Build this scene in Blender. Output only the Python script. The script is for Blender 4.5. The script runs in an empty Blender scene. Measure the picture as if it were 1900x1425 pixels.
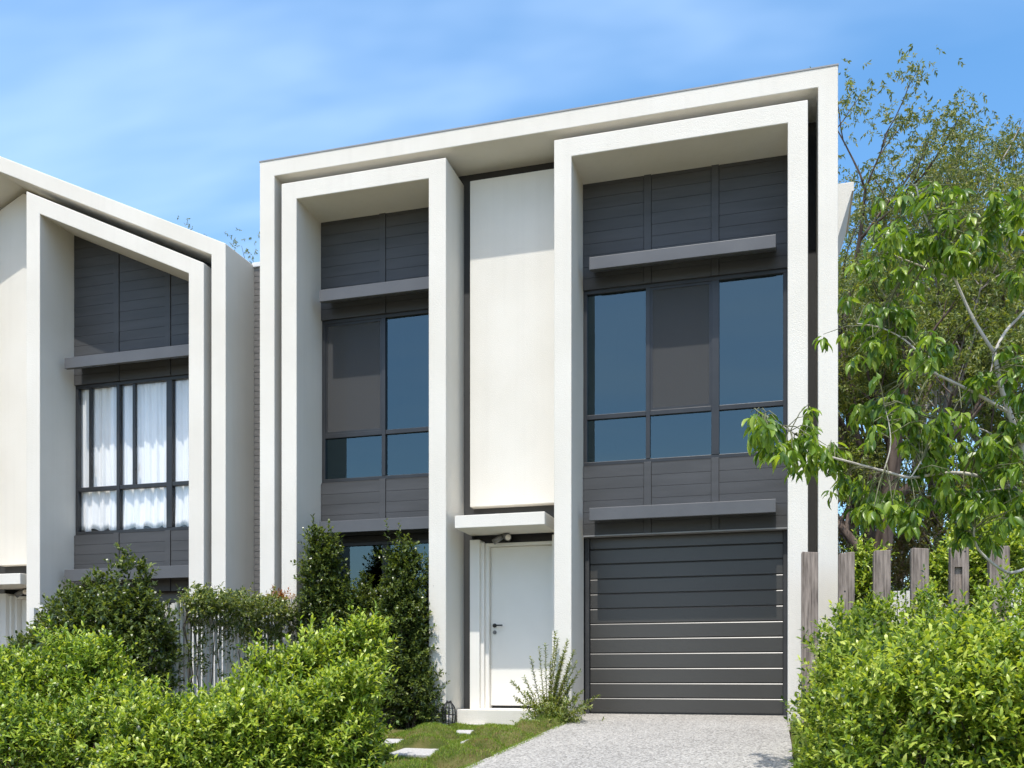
import bpy, math, random
import numpy as np
from mathutils import Vector

scene = bpy.context.scene
COL = scene.collection
R = math.radians
rng = np.random.default_rng(11)
random.seed(5)

# ------------------------------------------------------------------ camera
# level view camera with a raised lens: all verticals stay vertical
FPX, CX, HY = 1753.0, 950.0, 1257.0          # focal length, axis and horizon in photo pixels
YAW = math.atan(500.0 / FPX)
SN, CS = math.sin(YAW), math.cos(YAW)
CZ = 0.44
cam = bpy.data.cameras.new('camera')
cam.sensor_width = 36.0
cam.lens = FPX * 36.0 / 1900.0
cam.shift_y = (HY - 712.5) / 1900.0
cam.clip_start, cam.clip_end = 0.05, 3000.0
cam_o = bpy.data.objects.new('camera', cam)
cam_o.location = (0, 0, CZ)
cam_o.rotation_euler = (R(90), 0, YAW)
COL.objects.link(cam_o)
scene.camera = cam_o

# ------------------------------------------------------------------ light
SUN_EL, SUN_AZ = R(66.5), R(0.6)
sun = bpy.data.lights.new('sun', 'SUN')
sun.energy = 2.42
sun.angle = R(0.53)
sun.color = (1.0, 0.955, 0.885)
sun_o = bpy.data.objects.new('sun', sun)
sun_o.rotation_euler = (R(90) - SUN_EL, 0, -SUN_AZ)
sun_o.location = (0, -20, 45)
COL.objects.link(sun_o)

world = bpy.data.worlds.new('World')
scene.world = world
world.use_nodes = True
wn, wl = world.node_tree.nodes, world.node_tree.links
for n in list(wn):
    wn.remove(n)


def wnode(t, **kw):
    n = wn.new(t)
    for k, v in kw.items():
        setattr(n, k, v)
    return n


w_out = wnode('ShaderNodeOutputWorld')
w_bg = wnode('ShaderNodeBackground')
w_bg.inputs['Strength'].default_value = 0.15
w_sky = wnode('ShaderNodeTexSky', sky_type='NISHITA')
w_sky.sun_disc = False
w_sky.sun_elevation = SUN_EL
w_sky.sun_rotation = R(180)
w_sky.altitude = 0
w_sky.air_density = 1.0
w_sky.dust_density = 2.0
w_sky.ozone_density = 2.2
w_hsv = wnode('ShaderNodeHueSaturation')
w_hsv.inputs['Saturation'].default_value = 1.26
w_hsv.inputs['Hue'].default_value = 0.493
wl.new(w_sky.outputs[0], w_hsv.inputs['Color'])
# thin cirrus laid on a flat layer high above
w_tc = wnode('ShaderNodeTexCoord')
w_sep = wnode('ShaderNodeSeparateXYZ')
wl.new(w_tc.outputs['Generated'], w_sep.inputs[0])
w_max = wnode('ShaderNodeMath', operation='MAXIMUM')
w_max.inputs[1].default_value = 0.06
wl.new(w_sep.outputs['Z'], w_max.inputs[0])
w_dx = wnode('ShaderNodeMath', operation='DIVIDE')
w_dy = wnode('ShaderNodeMath', operation='DIVIDE')
for d, ax in ((w_dx, 'X'), (w_dy, 'Y')):
    wl.new(w_sep.outputs[ax], d.inputs[0])
    wl.new(w_max.outputs[0], d.inputs[1])
w_com = wnode('ShaderNodeCombineXYZ')
wl.new(w_dx.outputs[0], w_com.inputs['X'])
wl.new(w_dy.outputs[0], w_com.inputs['Y'])
w_map = wnode('ShaderNodeMapping')
w_map.inputs['Location'].default_value = (5.65, 1.85, 0.0)
w_map.inputs['Rotation'].default_value = (0, 0, R(-24))
w_map.inputs['Scale'].default_value = (0.55, 1.0, 1.0)
wl.new(w_com.outputs[0], w_map.inputs['Vector'])
w_n1 = wnode('ShaderNodeTexNoise')
w_n1.inputs['Scale'].default_value = 0.62
w_n1.inputs['Detail'].default_value = 5
w_n1.inputs['Roughness'].default_value = 0.58
w_n1.inputs['Distortion'].default_value = 0.5
wl.new(w_map.outputs[0], w_n1.inputs['Vector'])
w_rmp = wnode('ShaderNodeMapRange', interpolation_type='SMOOTHSTEP')
w_rmp.inputs['From Min'].default_value = 0.435
w_rmp.inputs['From Max'].default_value = 0.82
w_rmp.inputs['To Max'].default_value = 0.50
wl.new(w_n1.outputs['Fac'], w_rmp.inputs['Value'])
w_mix = wnode('ShaderNodeMixRGB')
w_mix.inputs['Color2'].default_value = (4.0, 5.0, 6.2, 1)
w_low = wnode('ShaderNodeMapRange', interpolation_type='SMOOTHSTEP')   # clouds end above the horizon
w_low.inputs['From Min'].default_value = 0.0
w_low.inputs['From Max'].default_value = 0.12
wl.new(w_sep.outputs['Z'], w_low.inputs['Value'])
w_mul = wnode('ShaderNodeMath', operation='MULTIPLY')
wl.new(w_rmp.outputs[0], w_mul.inputs[0])
wl.new(w_low.outputs[0], w_mul.inputs[1])
wl.new(w_mul.outputs[0], w_mix.inputs['Fac'])
wl.new(w_hsv.outputs[0], w_mix.inputs['Color1'])
wl.new(w_mix.outputs[0], w_bg.inputs['Color'])
wl.new(w_bg.outputs[0], w_out.inputs['Surface'])

scene.view_settings.view_transform = 'Standard'
scene.view_settings.look = 'None'
scene.view_settings.gamma = 1.0
scene.view_settings.use_curve_mapping = False
scene.view_settings.exposure = 0.96
scene.render.engine = 'CYCLES'
scene.cycles.max_bounces = 8
scene.cycles.diffuse_bounces = 4
scene.cycles.glossy_bounces = 3
scene.cycles.transmission_bounces = 5
scene.cycles.transparent_max_bounces = 14
scene.cycles.use_denoising = True
scene.cycles.sample_clamp_indirect = 6.0


# ------------------------------------------------------------------ photo pixel -> place
def XA(px, D):
    r = (px - CX) / FPX
    return (r * CS - SN) / (CS + r * SN) * D


def ZA(px, py, D):
    return CZ + (HY - py) * (CS * D - SN * XA(px, D)) / FPX


def AT(px, py, D):
    return Vector((XA(px, D), D, ZA(px, py, D)))


SLOPE = 0.054


def ground_z(x, y):
    """front yards fall to the street and to the left; wooded rise behind"""
    x = np.asarray(x, float); y = np.asarray(y, float)
    z = -SLOPE * np.clip(11.4 - y, 0, 16)
    t = np.clip((-5.9 - x) / 1.1, 0, 1)
    z = z - 0.49 * t * t * (3 - 2 * t)
    s = np.clip((x + 2.35) / -0.05, 0, 1)
    z = z - 0.09 * s - 0.03
    z = z + 0.085 * np.clip(y - 17, 0, 60)
    return z


def GP(px, py, off=0.0):
    """point where a pixel's ray meets the front yard"""
    lo, hi = 1.5, 30.0
    for _ in range(50):
        m = (lo + hi) / 2
        p = AT(px, py, m)
        if p.z > float(ground_z(p.x, p.y)) + off:
            lo = m
        else:
            hi = m
    p = AT(px, py, lo)
    return p


# ------------------------------------------------------------------ object helpers
def obj(name, me, mat=None, parent=None):
    o = bpy.data.objects.new(name, me)
    COL.objects.link(o)
    if mat is not None and not me.materials:
        me.materials.append(mat)
    if parent is not None:
        o.parent = parent
    return o


def tag(o, label=None, cat=None, group=None, kind=None):
    if label: o['label'] = label
    if cat: o['category'] = cat
    if group: o['group'] = group
    if kind: o['kind'] = kind
    return o


def thing(name, label, cat, group=None, loc=(0, 0, 0)):
    o = bpy.data.objects.new(name, None)
    o.empty_display_size = 0.2
    o.location = loc
    COL.objects.link(o)
    return tag(o, label, cat, group)


class MB:
    def __init__(s):
        s.v, s.f, s.smooth = [], [], False

    def box(s, x0, x1, y0, y1, z0, z1):
        b = len(s.v)
        s.v += [(x0, y0, z0), (x1, y0, z0), (x1, y1, z0), (x0, y1, z0),
                (x0, y0, z1), (x1, y0, z1), (x1, y1, z1), (x0, y1, z1)]
        for q in ((0, 3, 2, 1), (4, 5, 6, 7), (0, 1, 5, 4), (1, 2, 6, 5), (2, 3, 7, 6), (3, 0, 4, 7)):
            s.f.append(tuple(b + i for i in q))
        return s

    def prism(s, poly, y0, y1):
        """polygon of (x, z), counter-clockwise seen from the street, pushed from y0 to y1"""
        b, n = len(s.v), len(poly)
        s.v += [(x, y0, z) for x, z in poly] + [(x, y1, z) for x, z in poly]
        s.f.append(tuple(range(b, b + n)))
        s.f.append(tuple(b + n + i for i in reversed(range(n))))
        for i in range(n):
            j = (i + 1) % n
            s.f.append((b + i, b + n + i, b + n + j, b + j))
        return s

    def profile(s, prof, x0, x1):
        """polygon of (y, z) pushed along x"""
        b, n = len(s.v), len(prof)
        s.v += [(x0, y, z) for y, z in prof] + [(x1, y, z) for y, z in prof]
        s.f.append(tuple(b + i for i in reversed(range(n))))
        s.f.append(tuple(b + n + i for i in range(n)))
        for i in range(n):
            j = (i + 1) % n
            s.f.append((b + i, b + j, b + n + j, b + n + i))
        return s

    def tube(s, pts, rad, sides=6, cap=True):
        pts = [Vector(p) for p in pts]
        if not hasattr(rad, '__len__'):
            rad = [rad] * len(pts)
        b = len(s.v)
        up = Vector((0.13, 0.21, 1)).normalized()
        for i, p in enumerate(pts):
            d = (pts[min(i + 1, len(pts) - 1)] - pts[max(i - 1, 0)])
            d = d.normalized() if d.length > 1e-9 else Vector((0, 0, 1))
            a = d.cross(up)
            if a.length < 1e-3:
                a = d.cross(Vector((1, 0, 0)))
            a.normalize()
            c = d.cross(a)
            for k in range(sides):
                t = 2 * math.pi * k / sides
                q = p + (a * math.cos(t) + c * math.sin(t)) * rad[i]
                s.v.append(tuple(q))
        for i in range(len(pts) - 1):
            for k in range(sides):
                k2 = (k + 1) % sides
                s.f.append((b + i * sides + k, b + i * sides + k2, b + (i + 1) * sides + k2, b + (i + 1) * sides + k))
        if cap:
            s.f.append(tuple(b + k for k in reversed(range(sides))))
            e = b + (len(pts) - 1) * sides
            s.f.append(tuple(e + k for k in range(sides)))
        return s

    def mesh(s, name):
        me = bpy.data.meshes.new(name)
        me.from_pydata(s.v, [], s.f)
        me.validate()
        if s.smooth:
            me.polygons.foreach_set('use_smooth', [True] * len(me.polygons))
        return me

    def build(s, name, mat, parent=None, bevel=0.0):
        o = obj(name, s.mesh(name), mat, parent)
        if bevel:
            m = o.modifiers.new('edge', 'BEVEL')
            m.width, m.segments, m.limit_method, m.angle_limit = bevel, 2, 'ANGLE', R(40)
        return o


def clip(poly, f):
    """keep the part of a convex polygon where f(x, z) <= 0"""
    out = []
    n = len(poly)
    for i in range(n):
        p, q = poly[i], poly[(i + 1) % n]
        a, b = f(*p), f(*q)
        if a <= 0:
            out.append(p)
        if a * b < 0:
            t = a / (a - b)
            out.append((p[0] + (q[0] - p[0]) * t, p[1] + (q[1] - p[1]) * t))
    return out


# ------------------------------------------------------------------ materials
def new_mat(name):
    m = bpy.data.materials.new(name)
    m.use_nodes = True
    nt = m.node_tree
    for n in list(nt.nodes):
        nt.nodes.remove(n)
    out = nt.nodes.new('ShaderNodeOutputMaterial')
    return m, nt.nodes, nt.links, out


def surf(name, c1, c2, scale=6.0, rough=0.6, bump=0.0, bscale=60.0, spec=0.5, detail=5, stretch=(1, 1, 1), lo=0.35, hi=0.65,
         metallic=0.0):
    m, N, L, out = new_mat(name)
    p = N.new('ShaderNodeBsdfPrincipled')
    tc = N.new('ShaderNodeTexCoord')
    mp = N.new('ShaderNodeMapping')
    mp.inputs['Scale'].default_value = stretch
    L.new(tc.outputs['Object'], mp.inputs['Vector'])
    no = N.new('ShaderNodeTexNoise')
    no.inputs['Scale'].default_value = scale
    no.inputs['Detail'].default_value = detail
    L.new(mp.outputs[0], no.inputs['Vector'])
    cr = N.new('ShaderNodeValToRGB')
    cr.color_ramp.elements[0].position, cr.color_ramp.elements[1].position = lo, hi
    cr.color_ramp.elements[0].color = (*c1, 1)
    cr.color_ramp.elements[1].color = (*c2, 1)
    L.new(no.outputs['Fac'], cr.inputs[0])
    L.new(cr.outputs[0], p.inputs['Base Color'])
    p.inputs['Roughness'].default_value = rough
    p.inputs['Specular IOR Level'].default_value = spec
    p.inputs['Metallic'].default_value = metallic
    if bump:
        n2 = N.new('ShaderNodeTexNoise')
        n2.inputs['Scale'].default_value = bscale
        n2.inputs['Detail'].default_value = 4
        L.new(mp.outputs[0], n2.inputs['Vector'])
        b = N.new('ShaderNodeBump')
        b.inputs['Strength'].default_value = bump
        b.inputs['Distance'].default_value = 0.01
        L.new(n2.outputs['Fac'], b.inputs['Height'])
        L.new(b.outputs[0], p.inputs['Normal'])
    L.new(p.outputs[0], out.inputs['Surface'])
    return m


def leaf_mat(name, cols, trans=0.35, rough=0.38, tcol=None, spec=0.5):
    """each leaf takes its own tint from the ramp"""
    m, N, L, out = new_mat(name)
    g = N.new('ShaderNodeNewGeometry')
    cr = N.new('ShaderNodeValToRGB')
    e = cr.color_ramp.elements
    e[0].color, e[1].color = (*cols[0], 1), (*cols[-1], 1)
    for i, c in enumerate(cols[1:-1]):
        x = e.new((i + 1) / (len(cols) - 1))
        x.color = (*c, 1)
    L.new(g.outputs['Random Per Island'], cr.inputs[0])
    p = N.new('ShaderNodeBsdfPrincipled')
    p.inputs['Roughness'].default_value = rough
    p.inputs['Specular IOR Level'].default_value = spec
    L.new(cr.outputs[0], p.inputs['Base Color'])
    t = N.new('ShaderNodeBsdfTranslucent')
    mx = N.new('ShaderNodeMixRGB')
    mx.blend_type = 'MULTIPLY'
    mx.inputs['Fac'].default_value = 1
    mx.inputs['Color2'].default_value = (*(tcol or (1.7, 1.6, 0.5)), 1)
    L.new(cr.outputs[0], mx.inputs['Color1'])
    L.new(mx.outputs[0], t.inputs['Color'])
    ms = N.new('ShaderNodeMixShader')
    ms.inputs[0].default_value = trans
    L.new(p.outputs[0], ms.inputs[1])
    L.new(t.outputs[0], ms.inputs[2])
    L.new(ms.outputs[0], out.inputs['Surface'])
    return m


def glass_mat(name, refl, tint, gcol=(0.95, 0.97, 1.0)):
    m, N, L, out = new_mat(name)
    tr = N.new('ShaderNodeBsdfTransparent')
    tr.inputs['Color'].default_value = (*tint, 1)
    gl = N.new('ShaderNodeBsdfGlossy')
    gl.inputs['Roughness'].default_value = 0.01
    gl.inputs['Color'].default_value = (*gcol, 1)
    tc = N.new('ShaderNodeTexCoord')
    no = N.new('ShaderNodeTexNoise')
    no.inputs['Scale'].default_value = 1.3
    no.inputs['Detail'].default_value = 2
    L.new(tc.outputs['Object'], no.inputs['Vector'])
    bp = N.new('ShaderNodeBump')
    bp.inputs['Strength'].default_value = 0.06
    bp.inputs['Distance'].default_value = 0.02
    L.new(no.outputs['Fac'], bp.inputs['Height'])
    L.new(bp.outputs[0], gl.inputs['Normal'])
    lw = N.new('ShaderNodeLayerWeight')      # Schlick's curve, the same from both sides of the pane
    lw.inputs['Blend'].default_value = 0.5
    pw = N.new('ShaderNodeMath')
    pw.operation = 'POWER'
    pw.inputs[1].default_value = 5.0
    L.new(lw.outputs['Facing'], pw.inputs[0])
    ad = N.new('ShaderNodeMath')
    ad.operation = 'ADD'
    ad.use_clamp = True
    ad.inputs[1].default_value = refl
    L.new(pw.outputs[0], ad.inputs[0])
    ms = N.new('ShaderNodeMixShader')
    L.new(ad.outputs[0], ms.inputs[0])
    L.new(tr.outputs[0], ms.inputs[1])
    L.new(gl.outputs[0], ms.inputs[2])
    L.new(ms.outputs[0], out.inputs['Surface'])
    return m


def mesh_screen_mat(name, col, open_):
    m, N, L, out = new_mat(name)
    tr = N.new('ShaderNodeBsdfTransparent')
    df = N.new('ShaderNodeBsdfDiffuse')
    df.inputs['Color'].default_value = (*col, 1)
    ms = N.new('ShaderNodeMixShader')
    ms.inputs[0].default_value = 1 - open_
    L.new(tr.outputs[0], ms.inputs[1])
    L.new(df.outputs[0], ms.inputs[2])
    L.new(ms.outputs[0], out.inputs['Surface'])
    return m


def aggregate_mat():
    m, N, L, out = new_mat('exposed_aggregate')
    p = N.new('ShaderNodeBsdfPrincipled')
    tc = N.new('ShaderNodeTexCoord')
    vo = N.new('ShaderNodeTexVoronoi')
    vo.inputs['Scale'].default_value = 72
    L.new(tc.outputs['Object'], vo.inputs['Vector'])
    cr = N.new('ShaderNodeValToRGB')
    e = cr.color_ramp.elements
    e[0].position, e[0].color = 0.0, (0.17, 0.163, 0.15, 1)
    e[1].position, e[1].color = 1.0, (0.54, 0.515, 0.47, 1)
    for pos, c in ((0.16, (0.215, 0.203, 0.183)), (0.42, (0.345, 0.33, 0.298)), (0.75, (0.455, 0.435, 0.395))):
        x = e.new(pos)
        x.color = (*c, 1)
    sp = N.new('ShaderNodeSeparateColor')
    L.new(vo.outputs['Color'], sp.inputs[0])
    L.new(sp.outputs[0], cr.inputs[0])
    no = N.new('ShaderNodeTexNoise')
    no.inputs['Scale'].default_value = 0.9
    no.inputs['Detail'].default_value = 6
    L.new(tc.outputs['Object'], no.inputs['Vector'])
    mr = N.new('ShaderNodeMapRange')
    mr.inputs['To Min'].default_value, mr.inputs['To Max'].default_value = 0.72, 1.06
    L.new(no.outputs['Fac'], mr.inputs['Value'])
    mx = N.new('ShaderNodeMixRGB')
    mx.blend_type = 'MULTIPLY'
    mx.inputs[0].default_value = 1
    L.new(cr.outputs[0], mx.inputs[1])
    L.new(mr.outputs[0], mx.inputs[2])
    L.new(mx.outputs[0], p.inputs['Base Color'])
    p.inputs['Roughness'].default_value = 0.75
    b = N.new('ShaderNodeBump')
    b.invert = True
    b.inputs['Strength'].default_value = 0.5
    b.inputs['Distance'].default_value = 0.006
    L.new(vo.outputs['Distance'], b.inputs['Height'])
    L.new(b.outputs[0], p.inputs['Normal'])
    L.new(p.outputs[0], out.inputs['Surface'])
    return m


M = {}
def render_mat():
    m = surf('cream_render', (0.672, 0.636, 0.560), (0.722, 0.690, 0.620), 1.1, 0.8, 0.45, 120, 0.2, lo=0.3, hi=0.7)
    N, L = m.node_tree.nodes, m.node_tree.links
    p = next(n for n in N if n.type == 'BSDF_PRINCIPLED')
    src = p.inputs['Base Color'].links[0].from_socket
    tc = N.new('ShaderNodeTexCoord')
    mp = N.new('ShaderNodeMapping')
    mp.inputs['Scale'].default_value = (7, 7, .22)
    L.new(tc.outputs['Object'], mp.inputs['Vector'])
    no = N.new('ShaderNodeTexNoise')
    no.inputs['Scale'].default_value = 1.6
    no.inputs['Detail'].default_value = 7
    L.new(mp.outputs[0], no.inputs['Vector'])
    mr = N.new('ShaderNodeMapRange')
    mr.inputs['From Min'].default_value, mr.inputs['From Max'].default_value = .5, .8
    mr.inputs['To Min'].default_value, mr.inputs['To Max'].default_value = 0, .13
    L.new(no.outputs['Fac'], mr.inputs['Value'])
    mx = N.new('ShaderNodeMixRGB')
    mx.inputs['Color2'].default_value = (.50, .47, .41, 1)
    L.new(mr.outputs[0], mx.inputs['Fac'])
    L.new(src, mx.inputs['Color1'])
    L.new(mx.outputs[0], p.inputs['Base Color'])
    return m


M['render'] = render_mat()
M['paint'] = surf('off_white_paint', (0.765, 0.735, 0.67), (0.80, 0.77, 0.71), 1.5, 0.5, 0.04, 40, 0.4)
M['wallgrey'] = surf('charcoal_wall', (0.042, 0.042, 0.041), (0.052, 0.052, 0.051), 2.0, 0.7, 0.15, 140, 0.3)
M['clad'] = surf('charcoal_cladding', (0.050, 0.051, 0.052), (0.064, 0.065, 0.067), 3.0, 0.55, 0.10, 50, 0.4, stretch=(0.4, 1, 3))
M['canopy'] = surf('charcoal_metal', (0.082, 0.083, 0.086), (0.098, 0.099, 0.102), 2.5, 0.45, 0.03, 90, 0.5)
M['frame'] = surf('black_aluminium', (0.018, 0.019, 0.021), (0.026, 0.027, 0.029), 4, 0.4, 0, 1, 0.5)
M['garage'] = surf('garage_steel', (0.046, 0.043, 0.038), (0.055, 0.052, 0.046), 1.6, 0.35, 0.05, 120, 0.5, stretch=(0.5, 1, 1))
M['garage_in'] = surf('garage_track', (0.03, 0.03, 0.03), (0.04, 0.04, 0.04), 4, 0.6)
M['flash_dark'] = surf('flashing_grey', (0.24, 0.24, 0.24), (0.28, 0.28, 0.28), 3, 0.35, 0, 1, 0.5)
M['flash'] = surf('flashing_white', (0.66, 0.66, 0.65), (0.72, 0.72, 0.71), 3, 0.35, 0, 1, 0.5)
M['glass'] = glass_mat('tinted_glass', 0.095, (0.30, 0.36, 0.38), (0.72, 0.94, 1.0))
M['glass_clear'] = glass_mat('clear_glass', 0.045, (0.985, 0.99, 0.99))
M['screen'] = mesh_screen_mat('insect_mesh', (0.095, 0.095, 0.095), 0.42)
M['room'] = surf('dim_interior', (0.09, 0.088, 0.084), (0.12, 0.117, 0.11), 1.0, 0.8)
M['brick'] = surf('grey_brick', (0.10, 0.098, 0.096), (0.16, 0.155, 0.15), 14, 0.8, 0.3, 80)
M['mortar'] = surf('mortar', (0.22, 0.215, 0.205), (0.28, 0.27, 0.26), 20, 0.9)
M['metal'] = surf('dull_metal', (0.16, 0.155, 0.15), (0.22, 0.215, 0.21), 20, 0.4, metallic=0.6)
M['lens'] = surf('lamp_glass', (0.75, 0.68, 0.6), (0.8, 0.74, 0.66), 10, 0.2)
M['black'] = surf('black_metal', (0.012, 0.012, 0.012), (0.02, 0.02, 0.02), 20, 0.4)
M['slat'] = surf('painted_slat', (0.58, 0.56, 0.52), (0.68, 0.66, 0.61), 5, 0.55, 0.1, 30, stretch=(6, 6, 0.6))
M['timber'] = surf('weathered_timber', (0.075, 0.060, 0.050), (0.33, 0.275, 0.235), 9, 0.85, 0.5, 40, 0.2, 9, (4.5, 4.5, 0.35), 0.3, 0.62)
M['white_fence'] = surf('white_fence_paint', (0.72, 0.72, 0.71), (0.78, 0.78, 0.77), 6, 0.5)
M['soil'] = surf('dry_leaf_litter', (0.045, 0.032, 0.02), (0.15, 0.105, 0.065), 2.2, 0.95, 0.6, 14, 0.1, 8)
M['bounce_verge'] = surf('bounce_verge_tan', (0.26, 0.23, 0.10), (0.40, 0.34, 0.17), 2.5, 0.95, 0.5, 40, 0.1, 8)  # dry-grass tan, paled to throw more warm light at the facade
M['street'] = surf('street_ground', (0.28, 0.27, 0.235), (0.36, 0.345, 0.31), 3, 0.9, 0.3, 60, 0.2)
M['turf'] = surf('turf_base', (0.045, 0.065, 0.012), (0.12, 0.11, 0.04), 5, 0.95, 0.5, 60, 0.1)
M['paver'] = surf('pale_paver', (0.34, 0.33, 0.315), (0.52, 0.51, 0.49), 60, 0.8, 0.3, 90, 0.2)
M['drive'] = aggregate_mat()
M['bark_gum'] = surf('gum_bark', (0.12, 0.10, 0.085), (0.44, 0.39, 0.34), 3.2, 0.9, 0.6, 24, 0.15, 8, (2.5, 2.5, 0.5), 0.3, 0.68)
M['bark_dark'] = surf('dark_bark', (0.045, 0.034, 0.028), (0.17, 0.13, 0.105), 3.5, 0.95, 0.8, 20, 0.1, 8, (4, 4, 0.5), 0.3, 0.68)
M['bark_pale'] = surf('pale_bark', (0.36, 0.33, 0.29), (0.56, 0.52, 0.46), 9, 0.8, 0.3, 60, 0.2, 5, (1, 1, 0.6))
M['stem'] = surf('shrub_stem', (0.05, 0.038, 0.025), (0.12, 0.09, 0.06), 20, 0.9)
M['twig'] = surf('green_twig', (0.10, 0.11, 0.05), (0.17, 0.17, 0.09), 20, 0.7)
M['curtain'] = surf('white_curtain', (0.86, 0.855, 0.85), (0.90, 0.895, 0.89), 3, 0.9, 0, 1, 0.1)

M['lf_lime'] = leaf_mat('lime_leaf', [(0.022, 0.052, 0.010), (0.11, 0.19, 0.022), (0.25, 0.35, 0.044), (0.40, 0.49, 0.075), (0.55, 0.60, 0.15)], 0.38, 0.36)
M['lf_lime2'] = leaf_mat('lime_leaf_deep', [(0.02, 0.048, 0.010), (0.09, 0.165, 0.020), (0.205, 0.31, 0.040), (0.35, 0.45, 0.065), (0.51, 0.57, 0.13)], 0.37, 0.36)
M['lf_dark'] = leaf_mat('glossy_dark_leaf', [(0.025, 0.045, 0.012), (0.055, 0.085, 0.02), (0.10, 0.14, 0.03), (0.20, 0.24, 0.06)], 0.30, 0.30)
M['lf_vine'] = leaf_mat('vine_leaf', [(0.035, 0.06, 0.015), (0.08, 0.12, 0.028), (0.15, 0.195, 0.045), (0.30, 0.32, 0.09)], 0.3, 0.31)
M['lf_red'] = leaf_mat('reddish_leaf', [(0.25, 0.07, 0.02), (0.32, 0.14, 0.05), (0.2, 0.14, 0.04)], 0.3, 0.4)
M['lf_tree'] = leaf_mat('broad_leaf', [(0.04, 0.095, 0.014), (0.10, 0.185, 0.024), (0.18, 0.285, 0.036), (0.34, 0.43, 0.07)], 0.44, 0.34)
M['lf_gum'] = leaf_mat('gum_leaf', [(0.075, 0.105, 0.034), (0.125, 0.165, 0.05), (0.19, 0.225, 0.07), (0.27, 0.25, 0.095)], 0.38, 0.45)
M['lf_gum2'] = leaf_mat('gum_leaf_green', [(0.075, 0.11, 0.027), (0.13, 0.18, 0.042), (0.21, 0.255, 0.06), (0.29, 0.30, 0.085)], 0.40, 0.45)
M['lf_under'] = leaf_mat('understory_leaf', [(0.10, 0.075, 0.045), (0.17, 0.125, 0.08), (0.085, 0.095, 0.03), (0.13, 0.14, 0.04), (0.22, 0.17, 0.11)], 0.25, 0.6)
M['lf_spike'] = leaf_mat('spiky_leaf', [(0.08, 0.13, 0.025), (0.18, 0.23, 0.05), (0.32, 0.34, 0.11)], 0.32, 0.45)
M['grass'] = leaf_mat('turf_blade', [(0.09, 0.17, 0.018), (0.17, 0.28, 0.028), (0.25, 0.34, 0.045), (0.33, 0.34, 0.08)], 0.40, 0.5)
M['grass_dry'] = leaf_mat('dry_blade', [(0.22, 0.15, 0.06), (0.34, 0.24, 0.11), (0.17, 0.16, 0.04)], 0.3, 0.6)

# ------------------------------------------------------------------ planes of the facade
F, W = 10.6, 11.25          # front of the frames, charcoal wall behind them
CAN = 10.90                 # front of the window canopies
PAN = 11.10                 # rendered panel between the frames

# ------------------------------------------------------------------ the ground
def grid_mesh(name, xs, ys, zf, mat, kind=None, parent=None):
    xs, ys = np.asarray(xs, float), np.asarray(ys, float)
    gx, gy = np.meshgrid(xs, ys)
    gz = zf(gx, gy)
    v = np.stack([gx, gy, gz], -1).reshape(-1, 3)
    nx, ny = len(xs), len(ys)
    f = []
    for j in range(ny - 1):
        for i in range(nx - 1):
            a = j * nx + i
            f.append((a, a + 1, a + nx + 1, a + nx))
    me = bpy.data.meshes.new(name)
    me.from_pydata(v.tolist(), [], f)
    me.polygons.foreach_set('use_smooth', [True] * len(f))
    o = obj(name, me, mat, parent)
    if kind:
        o['kind'] = kind
    return o


axx = np.concatenate([[-900, -300, -120, -60, -30, -20], np.arange(-15, 8.01, 0.25), [10, 14, 20, 30, 60, 120, 300, 900]])
axy = np.concatenate([[-900, -300, -100, -40, -20, -8, -4.6], np.arange(-4, 14.01, 0.5), np.arange(15, 50, 2.5), [60, 77, 90, 150, 300, 900]])
grid_mesh('ground', axx, axy, lambda x, y: ground_z(x, y) - 0.06, M['soil'], 'structure')

# driveway: a slab of exposed aggregate rising to the garage
dv = MB()
ys = np.linspace(-2.0, 11.38, 12)
for i in range(len(ys) - 1):
    a, b = ys[i], ys[i + 1]
    def edge(y):
        return -2.31 - 0.02 * (11.4 - y) * 0.1, 0.05 + 0.013 * (11.4 - y)
    l0, r0 = edge(a); l1, r1 = edge(b)
    za, zb = -SLOPE * (11.4 - a), -SLOPE * (11.4 - b)
    n = len(dv.v)
    dv.v += [(l0, a, za), (r0, a, za), (r1, b, zb), (l1, b, zb), (l0, a, za - .12), (r0, a, za - .12), (r1, b, zb - .12), (l1, b, zb - .12)]
    dv.f += [(n, n + 1, n + 2, n + 3), (n, n + 3, n + 7, n + 4), (n + 1, n + 5, n + 6, n + 2)]
tag(dv.build('driveway', M['drive']), kind='structure')
grid_mesh('bounce_verge', np.concatenate([[-60, -30], np.arange(-15, 8.01, 0.25), [14, 30, 60]]), np.arange(-2.0, 5.01, 0.5),
          lambda x, y: ground_z(x, y) - 0.045, M['bounce_verge'], 'structure')  # unseen verge strip, added to bounce warm light up under the frames
st = MB().box(-60, 60, -9.0, -2.0, -0.95, -0.735)
tag(st.build('road', M['street']), kind='structure')


def fbm(x, y, s=1.0):
    return (np.sin(x * 3.1 * s + 1.3 * np.sin(y * 2.3 * s)) + np.sin(y * 3.7 * s + 1.7 * np.sin(x * 1.9 * s + 2)) +
            0.5 * np.sin((x + y) * 7.3 * s + 1.0) + 0.5 * np.sin((x - y) * 6.1 * s + 2.4)) / 3.0


MOUNDS = [(-2.52, 7.45, .30, .12), (-2.55, 8.3, .22, .09), (-2.50, 8.95, .24, .11), (-2.45, 9.5, .22, .12), (-2.62, 9.9, .2, .1),
          (-2.42, 10.1, .2, .12), (-3.35, 8.6, .3, .08), (-3.6, 9.5, .3, .09), (-2.9, 9.2, .25, .07), (-3.7, 7.8, .35, .08), (-3.05, 9.9, .25, .06),
          (-2.75, 6.7, .3, .10), (-2.40, 10.45, .17, .10)]


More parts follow.
